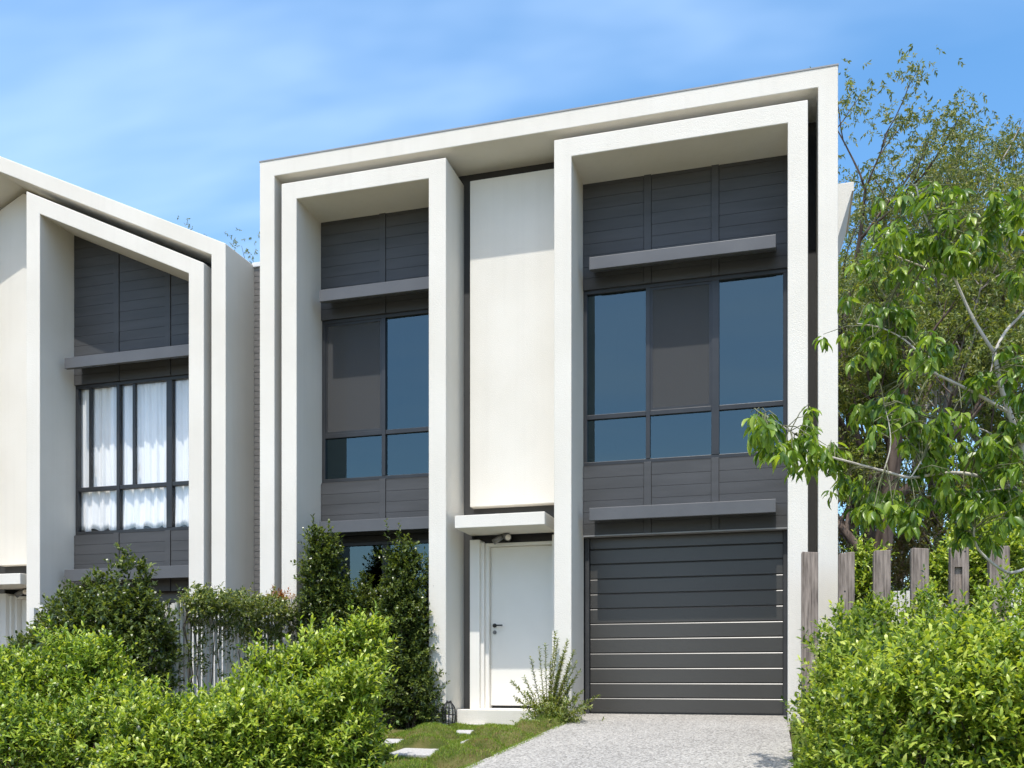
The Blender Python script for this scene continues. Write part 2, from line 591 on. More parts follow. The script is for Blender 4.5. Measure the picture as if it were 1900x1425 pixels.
def lawn_z(x, y):
    z = ground_z(x, y) + 0.008 + 0.028 * fbm(x, y, 1.5)
    for mx, my, r, h in MOUNDS:
        mx = mx - .07 if mx > -2.7 else mx
        z = np.maximum(z, ground_z(x, y) + (1.45 * h + .03) * np.clip(1 - ((x - mx) ** 2 + (y - my) ** 2) / (r * r), 0, 1) ** .65)
    return z


path = bpy.data.objects.new('path', None)
COL.objects.link(path)
path['kind'] = 'structure'
PAVERS = [(782, 1394, .52, .44), (888, 1374, .30, .30), (866, 1357, .30, .30), (932, 1359, .34, .30), (806, 1357, .3, .3), (733, 1374, .3, .3),
          (880, 1342, .3, .26)]
paver_xy = []
for px, py, w, d in PAVERS:
    p = GP(px, py, 0.03)
    paver_xy.append((p.x, p.y, w, d))
    z = p.z
    t = SLOPE * d / 2
    b = MB()
    b.v = [(p.x - w / 2, p.y - d / 2, z - t), (p.x + w / 2, p.y - d / 2, z - t), (p.x + w / 2, p.y + d / 2, z + t), (p.x - w / 2, p.y + d / 2, z + t)]
    b.v += [(x, y, zz - .06) for x, y, zz in b.v]
    b.f = [(0, 1, 2, 3), (0, 4, 5, 1), (1, 5, 6, 2), (2, 6, 7, 3), (3, 7, 4, 0), (7, 6, 5, 4)]
    b.build('paver', M['paver'], path, 0.008)


def off_pavers(x, y):
    """grass keeps clear of the stepping pavers"""
    k = np.ones_like(x)
    for ax, ay, w, d in paver_xy:
        q = np.maximum(np.abs(x - ax) / (w / 2), np.abs(y - ay) / (d / 2)) + .16 * fbm(x + ax, y, 4.0) + .06
        k = np.minimum(k, np.clip((q - 0.92) / 0.35, 0, 1))
    return k


def lawn_surface(x, y):
    z = lawn_z(x, y)
    e = np.clip((-2.295 - x) / .10, 0, 1) ** .6
    z = z * e + (-SLOPE * np.clip(11.4 - y, 0, 16) - .01) * (1 - e)
    k = off_pavers(x, y)
    return z * k + (ground_z(x, y) - 0.02) * (1 - k)


turf = thing('lawn', None, None)
turf['kind'] = 'stuff'
grid_mesh('turf', np.linspace(-4.6, -2.300, 90), np.linspace(5.2, 10.9, 160), lawn_surface, M['turf'], 'stuff', turf)


def ground_right(x, y):
    return -SLOPE * np.clip(11.4 - y, 0, 16) + 0.01 + 0.02 * fbm(x, y, 2.0)


grid_mesh('turf', np.linspace(0.085, 0.7, 10), np.linspace(5.0, 10.55, 60), ground_right, M['turf'], 'stuff', turf)


# ------------------------------------------------------------------ leaves
def nrmz(a):
    return a / np.maximum(np.linalg.norm(a, axis=-1, keepdims=True), 1e-9)


def template(kind):
    if kind == 'dia':        # folded lozenge
        return (np.array([[0, 0, 0], [.42, .5, .10], [1, 0, -.06], [.42, -.5, .10]]), [(0, 3, 2), (0, 2, 1)])
    if kind == 'oval':       # rounded leaf, curved along its length
        return (np.array([[0, 0, 0], [.28, -.40, .07], [.66, -.40, .05], [1, 0, -.16], [.66, .40, .05], [.28, .40, .07], [.48, 0, .0]]),
                [(0, 1, 6), (1, 2, 6), (2, 3, 6), (3, 4, 6), (4, 5, 6), (5, 0, 6)])
    if kind == 'oval4':      # the same with fewer faces
        return (np.array([[0, 0, 0], [.30, -.42, .05], [.68, -.37, .03], [1, 0, -.15], [.68, .37, .03], [.30, .42, .05]]),
                [(0, 1, 5), (1, 2, 4), (1, 4, 5), (2, 3, 4)])
    if kind == 'blade':
        return (np.array([[0, -.5, 0], [0, .5, 0], [.6, .3, .05], [1, 0, .2]]), [(0, 1, 2), (0, 2, 3)])
    # broad drooping leaf with a midrib
    us = [(0, 0, 0), (.14, .22, .0), (.36, .5, -.02), (.62, .44, -.07), (.84, .22, -.15), (1, 0, -.26)]
    v, f = [], []
    for u, h, n in us:
        v += [(u, 0, n), (u, h, n + h * .22), (u, -h, n + h * .22)]
    for i in range(5):
        a, b = i * 3, i * 3 + 3
        f += [(a, b, b + 1), (a, b + 1, a + 1), (a, a + 2, b + 2), (a, b + 2, b)]
    return np.array(v, float), f


def leaf_verts(B, D, Nn, Ln, Wd, tpl):
    D = nrmz(D)
    Nn = nrmz(Nn - (Nn * D).sum(-1, keepdims=True) * D)
    S = np.cross(D, Nn)
    T, f = template(tpl)
    V = (B[:, None, :] + D[:, None, :] * (T[None, :, 0, None] * Ln[:, None, None]) +
         S[:, None, :] * (T[None, :, 1, None] * Wd[:, None, None]) + Nn[:, None, :] * (T[None, :, 2, None] * Ln[:, None, None]))
    return V, np.array(f)


def leaf_mesh(name, parts, tpl='dia', smooth=False):
    B, D, Nn, Ln, Wd = parts
    V, f = leaf_verts(B, D, Nn, Ln, Wd, tpl)
    n, k = V.shape[:2]
    faces = (f[None] + (np.arange(n) * k)[:, None, None]).reshape(-1, 3)
    me = bpy.data.meshes.new(name)
    me.vertices.add(n * k)
    me.vertices.foreach_set('co', V.reshape(-1).astype(np.float32))
    nf = len(faces)
    me.loops.add(nf * 3)
    me.loops.foreach_set('vertex_index', faces.reshape(-1).astype(np.int32))
    me.polygons.add(nf)
    me.polygons.foreach_set('loop_start', np.arange(0, nf * 3, 3, dtype=np.int32))
    if smooth:
        me.polygons.foreach_set('use_smooth', np.ones(nf, bool))
    me.update(calc_edges=True)
    return me


def sprigs(P, D, length, k, ll, lw, ang=0.95, up=0.9, jit=0.25, droop=0.0):
    """k leaves set in a spiral along each twig"""
    n = len(P)
    D = nrmz(D)
    t = (np.arange(k) + 0.6) / k
    a = np.cross(D, np.array([0.2, 0.1, 1.0]) + rng.normal(0, .2, (n, 3)))
    a = nrmz(a)
    c = np.cross(D, a)
    ln = length * rng.uniform(.7, 1.3, n)
    ph = rng.uniform(0, 6.28, n)[:, None] + np.arange(k)[None] * 2.4
    rad = a[:, None] * np.cos(ph)[..., None] + c[:, None] * np.sin(ph)[..., None]
    an = ang * (1.15 - 0.55 * t)[None, :, None] + rng.normal(0, .12, (n, k, 1))
    ld = D[:, None] * np.cos(an) + rad * np.sin(an) + rng.normal(0, jit, (n, k, 3)) * .5
    ld[..., 2] -= droop
    B = P[:, None] + D[:, None] * (ln[:, None] * t[None])[..., None]
    ref = D[:, None] * .5 + np.array([0, 0, up]) + rng.normal(0, jit, (n, k, 3))
    L = ll * rng.uniform(.5, 1.3, (n, k))
    Wd = lw * rng.uniform(.75, 1.2, (n, k))
    return [B.reshape(-1, 3), ld.reshape(-1, 3), ref.reshape(-1, 3), L.reshape(-1), Wd.reshape(-1)]


def lump(P, s, amt, seed):
    x, y, z = P[:, 0] * s + seed, P[:, 1] * s + seed * 1.7, P[:, 2] * s - seed
    return amt * (np.sin(x * 2.1 + np.sin(y * 1.7)) + np.sin(y * 2.6 + np.sin(z * 2.2 + 1)) + np.sin(z * 2.9 + np.sin(x * 2.4 + 2))) / 3


def bush_points(ells, n, seed, shell=(0.62, 1.04), amt=0.13, lscale=4.2):
    """points through the outer part of a group of overlapping lumpy balls"""
    ar = np.array([(e[3] * e[4] + e[4] * e[5] + e[3] * e[5]) for e in ells])
    cnt = (ar / ar.sum() * n).astype(int)
    PP, NN = [], []
    for i, (e, c) in enumerate(zip(ells, cnt)):
        d = nrmz(rng.normal(0, 1, (c, 3)))
        rad = np.array(e[3:6])
        u = rng.uniform(0, 1, c) ** 0.6
        r = shell[0] + (shell[1] - shell[0]) * u
        s0 = d * rad + np.array(e[:3])
        r = r * (1 + lump(s0, lscale, amt, seed + i))
        p = d * rad * r[:, None] + np.array(e[:3])
        nn = nrmz(d / rad)
        keep = np.ones(c, bool)
        for j, o in enumerate(ells):
            if j != i:
                q = (p - np.array(o[:3])) / np.array(o[3:6])
                keep &= (q * q).sum(-1) > 0.5
        keep &= p[:, 2] > ground_z(p[:, 0], p[:, 1]) - 0.02
        PP.append(p[keep]); NN.append(nn[keep])
    return np.concatenate(PP), np.concatenate(NN)


def bush(name, label, ells, n, mat, seed, ll=0.055, lw=0.024, k=9, slen=0.11, cat='shrub', group=None, tpl='oval4', up=0.8, spr=0.5,
         amt=0.13, droop=0.0, stray=0, clump=.05):
    base = np.mean([e[:2] for e in ells], 0)
    gz = float(ground_z(base[0], base[1]))
    t = thing(name, label, cat, group)
    P, Nn = bush_points(ells, n // k // 3, seed, shell=(.5, .93), amt=amt)
    D = Nn * .7 + np.array([0, 0, .55]) + rng.normal(0, spr, P.shape)
    # two thirds of the twigs gather in fans, so light tufts stand before dark gaps
    nc, per = n // k * 2 // 3 // 9, 9
    C, Cn = bush_points(ells, int(nc * 1.3), seed, shell=(.92, 1.06), amt=amt)
    C, Cn = C[:nc] if len(C) < nc else C[rng.permutation(len(C))[:nc]], None
    ce = np.array([ells[int(np.argmin([np.linalg.norm((c - np.array(e[:3])) / np.array(e[3:6])) for e in ells]))] for c in C])
    Cn = nrmz((C - ce[:, :3]) / ce[:, 3:6] ** 2)
    ax = nrmz(Cn * .8 + np.array([0, 0, .75]) + rng.normal(0, .3, C.shape))
    off = rng.normal(0, 1, (len(C), per, 3)) * clump
    Pc = C[:, None] + off - ax[:, None] * clump * rng.uniform(0, 2.2, (len(C), per, 1))
    Dc = ax[:, None] * 1.0 + off / clump * .42 + rng.normal(0, .18, off.shape)
    P = np.concatenate([P, Pc.reshape(-1, 3)])
    D = np.concatenate([D, Dc.reshape(-1, 3)])
    Nn = np.concatenate([Nn, np.repeat(Cn, per, 0)])
    parts = sprigs(P, D, slen, k, ll, lw, droop=droop)
    if stray:
        i = rng.choice(len(P), stray)
        i = i[np.argsort(P[i, 2])][stray // 3:]
        p2 = P[i] + Nn[i] * .03
        d2 = nrmz(Nn[i] * .35 + np.array([0, 0, 1]) + rng.normal(0, .3, p2.shape))
        q = sprigs(p2, d2, slen * 1.9, k + 4, ll * .95, lw * .95)
        parts = [np.concatenate([a, b]) for a, b in zip(parts, q)]
    o = obj('foliage', leaf_mesh(name + '_foliage', parts, tpl), mat, t)
    o['kind'] = 'stuff'
    sb = MB()
    sb.smooth = True
    m = min(46, len(P))
    for i in rng.choice(len(P), m, replace=False):
        e = ells[int(np.argmin([np.linalg.norm(P[i] - np.array(e[:3])) for e in ells]))]
        foot = Vector((e[0] + rng.normal(0, .06), e[1] + rng.normal(0, .06), float(ground_z(e[0], e[1])) - .04))
        end = Vector(P[i])
        mid = foot.lerp(end, .5) + Vector((rng.normal(0, .04), rng.normal(0, .04), .1 * (end.z - foot.z)))
        sb.tube([foot, mid, end], [.011, .007, .003], 4, False)
    sb.build('stems', M['stem'], t)['kind'] = 'stuff'
    return t


# ------------------------------------------------------------------ the houses
def u_frame(xl, xli, xri, xr, zt, zti, z0):
    return [(xl, z0), (xli, z0), (xli, zti), (xri, zti), (xri, z0), (xr, z0), (xr, zt), (xl, zt)]


def window(house, name, x0, x1, z0, z1, y, mulls, trans, glass, screens=(), mw=(0.05,), double=()):
    w = thing(name, None, None)
    w.parent = house
    fw, d = 0.045, 0.07
    fr = MB()
    fr.prism([(x0, z0), (x1, z0), (x1, z0 + fw), (x0, z0 + fw)], y, y + d)
    fr.prism([(x0, z1 - fw), (x1, z1 - fw), (x1, z1), (x0, z1)], y, y + d)
    fr.prism([(x0, z0 + fw), (x0 + fw, z0 + fw), (x0 + fw, z1 - fw), (x0, z1 - fw)], y, y + d)
    fr.prism([(x1 - fw, z0 + fw), (x1, z0 + fw), (x1, z1 - fw), (x1 - fw, z1 - fw)], y, y + d)
    fr.build('window_frame', M['frame'], w, 0.004)
    xs = [x0 + fw]
    for i, mx in enumerate(mulls):
        h = mw[i % len(mw)] / 2
        MB().box(mx - h, mx + h, y - 0.004, y + d - .004, z0 + fw, z1 - fw).build('mullion', M['frame'], w, 0.003)
        xs += [mx - h, mx + h]
    xs.append(x1 - fw)
    zs = [(z0 + fw, z1 - fw)] if trans is None else [(z0 + fw, trans - .028), (trans + .028, z1 - fw)]
    for i in range(len(xs) // 2):
        a, b = xs[2 * i], xs[2 * i + 1]
        if trans is not None:
            MB().box(a, b, y + .003, y + d - .006, trans - .028, trans + .028).build('transom', M['frame'], w, 0.003)
        for lo, hi in zs:
            MB().box(a, b, y + .035, y + .041, lo, hi).build('pane', glass, w)
        if i in screens:
            lo, hi = zs[-1]
            s = 0.028
            sc = MB()
            sc.prism([(a, lo), (b, lo), (b, lo + s), (a, lo + s)], y + .012, y + .028)
            sc.prism([(a, hi - s), (b, hi - s), (b, hi), (a, hi)], y + .012, y + .028)
            sc.prism([(a, lo + s), (a + s, lo + s), (a + s, hi - s), (a, hi - s)], y + .012, y + .028)
            sc.prism([(b - s, lo + s), (b, lo + s), (b, hi - s), (b - s, hi - s)], y + .012, y + .028)
            sc.build('screen_frame', M['frame'], w)
            MB().box(a + s, b - s, y + .018, y + .021, lo + s, hi - s).build('insect_screen', M['screen'], w)
        if i in double:
            lo, hi = zs[-1]
            q = a + (b - a) * .27
            MB().box(q, q + .045, y + .01, y + .05, lo, hi).build('sash_stile', M['frame'], w)
            MB().box(q + .05, q + .075, y - .01, y + .01, lo + (hi - lo) * .14, lo + (hi - lo) * .22).build('latch', M['black'], w, .004)
    return w


def cladding(house, x0, x1, z0, z1, splits, top=None, pitch=0.138):
    """grooved boards between cover battens, standing on a backing sheet"""
    c = thing('cladding', None, None)
    c.parent = house
    zmax = z1 if top is None else max(top(x0), top(x1))
    poly = [(x0, z0), (x1, z0), (x1, zmax), (x0, zmax)]
    lim = (lambda x, z: -1) if top is None else (lambda x, z: z - top(x))
    MB().prism(clip(poly, lim), W, W + .12).build('backing', M['wallgrey'], c)
    ed = [x0] + list(splits) + [x1]
    bw = 0.045
    for i in range(len(ed) - 1):
        a = ed[i] + (bw if i else 0.0) + .002
        b = ed[i + 1] - (bw if i < len(ed) - 2 else 0.0) - .002
        n = int(math.ceil((zmax - z0) / pitch))
        for j in range(n):
            lo, hi = z0 + j * pitch + .0018, min(z0 + (j + 1) * pitch - .0018, zmax - .002)
            if hi - lo < .02:
                continue
            q = clip([(a, lo), (b, lo), (b, hi), (a, hi)], lambda x, z: lim(x, z + .002))
            if len(q) < 3:
                continue
            MB().prism(q, W - .016 - .002 * ((j * 7 + i * 3) % 3) / 3, W - .001).build('board', M['clad'], c)
    for s in splits:
        q = clip([(s - bw + .002, z0), (s + bw - .002, z0), (s + bw - .002, zmax), (s - bw + .002, zmax)], lambda x, z: lim(x, z + .004))
        MB().prism(q, W - .03, W - .0005).build('batten', M['clad'], c, .003)
    return c


def canopy(house, x0, x1, ztop, zbot, front=CAN):
    b = MB().profile([(front, zbot), (front, ztop), (W - .032, ztop + .012), (W - .032, ztop - .05), (front + .05, zbot)], x0, x1)
    return b.build('canopy', M['canopy'], house, .004)


def garage(house, x0, x1, z0, z1, y):
    g = thing('garage_door', None, None)
    g.parent = house
    n = 12
    p = (z1 - z0 - .02) / n
    r = .016
    cz = .012
    prof = [(y, 0.004), (y, p - cz - .006), (y + cz * math.tan(R(33)), p - .006)]
    prof += [(y + .034, p - .004), (y + .034, p + .004), (y + .05, p + .004), (y + .05, 0.004)]
    prof.reverse()
    me = MB().profile(prof, x0 + .06, x1 - .05).mesh('garage_panel')
    for i in range(n):
        o = obj('panel', me, M['garage'], g)
        o.location = (0, 0, z0 + .012 + i * p)
    MB().box(x0 + .06, x1 - .05, y + .004, y + .045, z0 - .004, z0 + .014).build('bottom_seal', M['black'], g)
    for a, b in ((x0, x0 + .055), (x1 - .045, x1)):
        MB().box(a, b, y - .05, y + .06, z0 - .02, z1 + .02).build('side_jamb', M['garage_in'], g, .004)
    MB().box(x0 - .05, x1 + .05, y + .07, y + .09, z0 - .02, z1 + .3).build('backing', M['black'], g)
    return g


def entry(house, x0, x1, dz, lamp=True, flip=False):
    """rendered panel, awning, front door, step and lamp between two frames"""
    a_top, a_bot = 2.36 + dz, 2.21 + dz
    # awning
    sl = MB().box(x0 + .105, x1 - .115, F + .002, W - .02, a_bot, a_top)
    sl.build('awning', M['render'], house, .006)
    # charcoal side strips beside the door
    MB().box(x0 - .002, x0 + .115, W, W + .2, -.3 + dz, a_bot + .2).build('side_strip', M['wallgrey'], house)
    MB().box(x0 + .115, x1 + .002, W + .10, W + .2, 1.9 + dz, a_bot + .3).build('transom_panel', M['black'], house)
    d = thing('entry_door', None, None)
    d.parent = house
    xl, xr = x0 + .118, x1 + .002
    ft = 2.125 + dz
    MB().box(xl, xl + .125, PAN + .03, W + .3, -.01 + dz, ft + .02).build('door_jamb', M['paint'], d, .004)
    MB().box(xl + .125, xl + .165, PAN + .09, W + .3, -.01 + dz, ft - .008).build('door_jamb', M['paint'], d, .003)
    MB().box(xl + .165, xl + .21, PAN + .15, W + .3, -.01 + dz, ft - .012).build('door_jamb', M['paint'], d, .003)
    MB().box(xr - .155, xr, PAN + .03, W + .3, -.01 + dz, ft + .045).build('door_jamb', M['paint'], d, .004)
    MB().box(xl + .21, xr - .155, PAN + .15, W + .3, ft - .05, ft - .014).build('door_head', M['paint'], d, .003)
    leaf = MB().box(xl + .214, xr - .158, 11.33, 11.37, .09 + dz, ft - .053).build('door_leaf', M['paint'], d, .003)
    hx = xl + .214 + .05
    hb = MB()
    hb.smooth = True
    zc = 1.09 + dz
    hb.tube([(hx, 11.33, zc), (hx, 11.318, zc)], .026, 16)
    hb.tube([(hx, 11.32, zc), (hx, 11.28, zc), (hx + .02, 11.272, zc), (hx + .115, 11.272, zc)], .009, 8)
    hb.build('handle', M['black'], leaf)
    lk = MB()
    lk.tube([(hx, 11.33, zc - .085), (hx, 11.316, zc - .085)], .024, 16)
    lk.box(hx - .006, hx + .006, 11.305, 11.316, zc - .1, zc - .07)
    lk.build('lock', M['metal'], leaf)
    MB().box(xl + .125, xr, PAN + .02, 11.40, -.01 + dz, .055 + dz).build('door_sill', M['paint'], d, .004)
    MB().box(x0 + .03, x1 + .01, 10.905, PAN + .02, -.25 + dz, .048 + dz).build('step', M['render'], d, .006)
    MB().box(xl + .21, xr - .155, W + .14, W + .16, .0 + dz, .095 + dz).build('door_gap', M['black'], d)
    if lamp:
        lx, lz = x0 + .50, 2.155 + dz
        l = thing('wall_lamp', None, None)
        l.parent = house
        y = W + .0
        b = MB(); b.smooth = True
        b.tube([(lx + .06, W + .1, lz + .02), (lx + .06, y - .02, lz + .02)], .035, 14)
        b.tube([(lx + .06, y - .02, lz + .02), (lx + .06, y - .06, lz + .02)], .015, 8)
        b.build('lamp_base', M['metal'], l)
        b = MB(); b.smooth = True
        p0, p1 = Vector((lx + .05, y - .06, lz + .045)), Vector((lx - .07, y - .13, lz - .05))
        b.tube([p0, p0.lerp(p1, .3), p1], [.022, .034, .036], 14)
        b.build('lamp_head', M['metal'], l)
        b = MB(); b.smooth = True
        p0, p1 = Vector((lx + .05, y - .05, lz + .055)), Vector((lx + .12, y - .15, lz + .0))
        b.tube([p0, p0.lerp(p1, .3), p1], [.03, .043, .045], 14)
        h = b.build('lamp_head', M['metal'], l)
        b = MB(); b.smooth = True
        dd = (p1 - p0).normalized()
        b.tube([p1 - dd * .005, p1 + dd * .012], [.038, .034], 14)
        b.build('lens', M['lens'], h)


def body(house, poly, y0=W + .13, y1=21.5):
    """side walls, back and roof behind the facade, open towards the front"""
    b = MB().prism(poly, y0, y1)
    b.f.pop(0)
    return b.build('wall', M['render'], house)


def interior(house, x0, x1, z0, z1, y0=W + .16, y1=14.6):
    b = MB().box(x0, x1, y0, y1, z0, z1)
    b.f.pop(2)
    return b.build('room', M['room'], house)


# --- house on the right (the main one)
house = thing('townhouse', 'flat-roofed cream townhouse with nested frames and charcoal roller garage door', 'house')
oxL, oxLi, oxRi, oxR = XA(481.8, F), XA(509, F), XA(1518, F), XA(1555, F)
ozT = (ZA(1555, 120.5, F) + ZA(481.8, 300.5, F)) / 2
ozTi = (ZA(1518, 161.6, F) + ZA(509, 327, F)) / 2
aL, aLi, aRi, aR = XA(523, F), XA(551, F), XA(796, F), XA(828, F)
azT = (ZA(523, 341, F) + ZA(828, 294.6, F)) / 2
azTi = (ZA(551, 370, F) + ZA(796, 333, F)) / 2
bL, bLi, bRi, bR = XA(1028.4, F), XA(1060.6, F), XA(1461.7, F), XA(1499, F)
bzT = (ZA(1028.4, 261.7, F) + ZA(1499, 185, F)) / 2
bzTi = (ZA(1060.6, 291, F) + ZA(1461.7, 228, F)) / 2
azT = bzT = (azT + bzT) / 2
azTi = bzTi = (azTi + bzTi) / 2
print('outer', oxL, oxLi, oxRi, oxR, ozT, ozTi)
print('A', aL, aLi, aRi, aR, azT, azTi, 'B', bL, bLi, bRi, bR)
G0 = -.35
MB().prism(u_frame(oxL, oxLi, oxRi, oxR, ozT, ozTi, G0), F, W + .16).build('outer_frame', M['render'], house, .008)
MB().prism(u_frame(aL, aLi, aRi, aR, azT, azTi, G0), F - .012, W + .05).build('portal_frame', M['render'], house, .008)
MB().prism(u_frame(bL, bLi, bRi, bR, bzT, bzTi, G0), F - .012, W + .05).build('portal_frame', M['render'], house, .008)
MB().box(oxL - .006, oxR + .006, F - .006, W + .17, ozT - .004, ozT + .012).build('capping', M['flash_dark'], house)
# charcoal wall seen in the joints between the frames
for x0, x1, z0 in ((oxLi - .02, aL + .02, G0), (bR - .02, oxRi + .02, G0), (aR - .02, bL + .02, 2.40)):
    MB().box(x0, x1, W, W + .14, z0, ozTi + .01).build('wall', M['wallgrey'], house)
MB().box(oxLi - .02, oxRi + .02, W + .002, W + .14, azT - .02, ozTi + .008).build('wall', M['wallgrey'], house)
# rendered panel
pz1 = ZA(872, 336, PAN)
pz0 = ZA(873, 941, PAN)
MB().box(XA(872, PAN), bL + .02, PAN, W - .001, pz0, pz1).build('render_panel', M['render'], house, .006)
body(house, [(oxL + .03, G0), (oxR - .03, G0), (oxR - .03, ozT - .35), (oxL + .03, ozT - .35)])
MB().box(aL, bR, W + .15, W + .17, 3.02, 3.12).build('floor_edge', M['room'], house)

# left bay: levels
yW = W + .0
wz1, wz0 = ZA(594, 596, W), ZA(596, 896, W)
wtr = (ZA(597, 808, W) + ZA(796, 797, W)) / 2
c1t, c1b = ZA(594, 538, CAN), ZA(591, 560, CAN)
c2t, c2b = ZA(591, 968, CAN), ZA(589.5, 990, CAN)
print('left bay', wz1, wz0, wtr, c1t, c1b, c2t, c2b, 'panel', pz0, pz1)
mA = (aLi + aRi) / 2
cladding(house, aLi + .001, aRi - .001, wz1, azTi + .03, [mA])
window(house, 'window', aLi + .003, aRi - .003, wz0, wz1, W + .012, [mA], wtr, M['glass'], screens=(0,))
cladding(house, aLi + .001, aRi - .001, c2b + .01, wz0 - .002, [mA])
canopy(house, aLi + .15, aRi - .10, c1t, c1b)
canopy(house, aLi + .15, aRi - .10, c2t, c2b)
lwz = ZA(640, 1008, W + .1)
MB().box(aLi + .001, aRi - .001, W + .06, W + .14, lwz, c2b + .008).build('lintel', M['wallgrey'], house)
window(house, 'window', aLi + .003, aRi - .003, .06, lwz, W + .065, [mA], None, M['glass'], mw=(.09,))
MB().box(aLi + .001, aRi - .001, F + .05, W + .14, G0, .058).build('plinth', M['wallgrey'], house)
interior(house, aLi - .3, aRi + .3, 3.12, azTi)
interior(house, aLi - .3, aRi + .3, .05, 3.02)

# right bay
vz1, vz0 = ZA(1083, 540, W), ZA(1083, 865, W)
vtr = (ZA(1084, 774, W) + ZA(1458, 747, W)) / 2
d1t, d1b = ZA(1090, 478, CAN), ZA(1090, 501, CAN)
d2t, d2b = ZA(1095, 942.6, CAN), ZA(1095, 966, CAN)
lz = ZA(1088, 994, W)
print('right bay', vz1, vz0, vtr, d1t, d1b, d2t, d2b, lz)
m1, m2 = XA(1202, W), XA(1327, W)
cladding(house, bLi + .001, bRi - .001, vz1, bzTi + .03, [m1, m2])
window(house, 'window', bLi + .003, bRi - .003, vz0, vz1, W + .012, [m1, m2], vtr, M['glass'], screens=(1,), mw=(.05, .09))
cladding(house, bLi + .001, bRi - .001, lz, vz0 - .002, [m1, m2])
canopy(house, bLi + .145, bRi - .125, d1t, d1b)
canopy(house, bLi + .145, bRi - .125, d2t, d2b)
MB().box(bLi + .001, bRi - .001, W - .022, W + .10, lz - .016, lz - .001).build('flashing', M['flash_dark'], house)
gz1 = lz - .02
garage(house, bLi + .001, bRi - .001, 0.004, gz1 + .06, 11.40)
interior(house, bLi - .15, bRi + .1, 3.12, bzTi)
entry(house, aR, bL, 0.0)
# bracketed side hood on the right flank
MB().prism([(oxR - .05, 5.45), (oxR + .02, 5.45), (oxR + .21, 6.08), (oxR + .23, 6.08), (oxR + .23, 6.19), (oxR - .05, 6.19)], 11.62, 12.7).build(
    'side_hood', M['render'], house, .006)

# --- neighbour on the left: same bay under a steep gable, half a metre lower
NZ = -.49
nb = thing('townhouse', 'cream gabled townhouse with steep roof frame and white curtained window', 'house')
nR, nRi = XA(418.5, F), XA(392, F)
m_ = (ZA(0, 318.7, F) - ZA(392, 472.6, F)) / (XA(392, F) - XA(0, F))
zi_R = ZA(392, 472.6, F)
zo_R = ZA(418.5, 451.6, F)
pk = -10.45
roofi = lambda x: zi_R + m_ * (nRi - (x if x > pk else 2 * pk - x))
roofo = lambda x: zo_R + m_ * (nR - (x if x > pk else 2 * pk - x))
nL, nLi = 2 * pk - nR, 2 * pk - nRi
G1 = -1.0
MB().prism([(nRi, G1), (nR, G1), (nR, roofo(nR)), (pk, roofo(pk)), (nL, roofo(nL)), (nL, G1), (nLi, G1), (nLi, roofi(nLi)), (pk, roofi(pk)),
            (nRi, roofi(nRi))], F, W + .16).build('outer_frame', M['render'], nb, .008)
cL, cLi, cRi, cR = XA(50, F), XA(75, F), XA(351, F), XA(379, F)
s2 = (ZA(50, 355.5, F) - ZA(379, 488.4, F)) / (cR - cL)
cto = lambda x: ZA(379, 488.4, F) + s2 * (cR - x)
s3 = (ZA(75, 397.6, F) - ZA(351, 508, F)) / (cRi - cLi)
cti = lambda x: ZA(351, 508, F) + s3 * (cRi - x)
print('nb', nR, nRi, m_, s2, s3, 'C', cL, cLi, cRi, cR, roofi(cL) - cto(cL), roofi(cR) - cto(cR))
MB().prism([(cL, G1), (cLi, G1), (cLi, cti(cLi)), (cRi, cti(cRi)), (cRi, G1), (cR, G1), (cR, cto(cR)), (cL, cto(cL))], F - .012, W + .05).build(
    'portal_frame', M['render'], nb, .008)
# mirrored narrow portal further left
eR = 2 * pk - cL - .05
eL = nLi + .1
mir = lambda x: cto(2 * pk - x)
mii = lambda x: cti(2 * pk - x)
MB().prism([(eL, G1), (eL + .17, G1), (eL + .17, mii(eL + .17)), (eR - .17, mii(eR - .17)), (eR - .17, G1), (eR, G1), (eR, mir(eR)), (eL, mir(eL))],
           F - .012, W + .05).build('portal_frame', M['render'], nb, .008)
MB().prism([(nRi + .01, G1), (nRi + .01, roofi(nRi) + .01), (cR - .02, roofi(cR) + .01), (cR - .02, G1)][::-1], W, W + .14).build('wall', M['wallgrey'], nb)
MB().prism([(cL + .02, 1.75), (cR, 1.75 + 9), (cR, roofi(cR) + .01), (cL + .02, roofi(cL) + .01)], W + .003, W + .14) if False else None
MB().prism([(cL + .02, cto(cL) - .05), (cR - .02, cto(cR) - .05), (cR - .02, roofi(cR) + .01), (cL + .02, roofi(cL) + .01)], W + .002, W + .14).build(
    'wall', M['wallgrey'], nb)
MB().prism([(eR - .02, 1.9), (cL + .02, 1.9), (cL + .02, roofi(cL) + .01), (pk, roofi(pk) + .01), (eR - .02, roofi(eR) + .01)], W, W + .14).build(
    'wall', M['wallgrey'], nb)
MB().prism([(nLi - .01, G1), (eR - .01, G1), (eR - .01, roofi(eR) + .01), (nLi - .01, roofi(nLi) + .01)], W + .03, W + .14).build('wall', M['wallgrey'], nb)
gap = .075
ptop = lambda x: roofi(x) - gap
pm = [(eR + .12, pz0 + NZ), (cL + .02, pz0 + NZ), (cL + .02, ptop(cL)), (pk, ptop(pk)), (eR + .12, ptop(eR + .12))]
MB().prism(pm, PAN, W - .001).build('render_panel', M['render'], nb, .006)
body(nb, [(nL + .03, G1), (nR - .03, G1), (nR - .03, roofo(nR) - .35), (pk, roofo(pk) - .35), (nL + .03, roofo(nL) - .35)])
n1, n2 = XA(218, W), XA(313, W)
uz1, uz0 = ZA(137, 716, W), ZA(137, 993, W)
utr = ZA(137, 909, W)
e1t, e1b = ZA(120, 664, CAN), ZA(120, 684, CAN)
e2t, e2b = ZA(120, 1057, CAN), ZA(120, 1079, CAN)
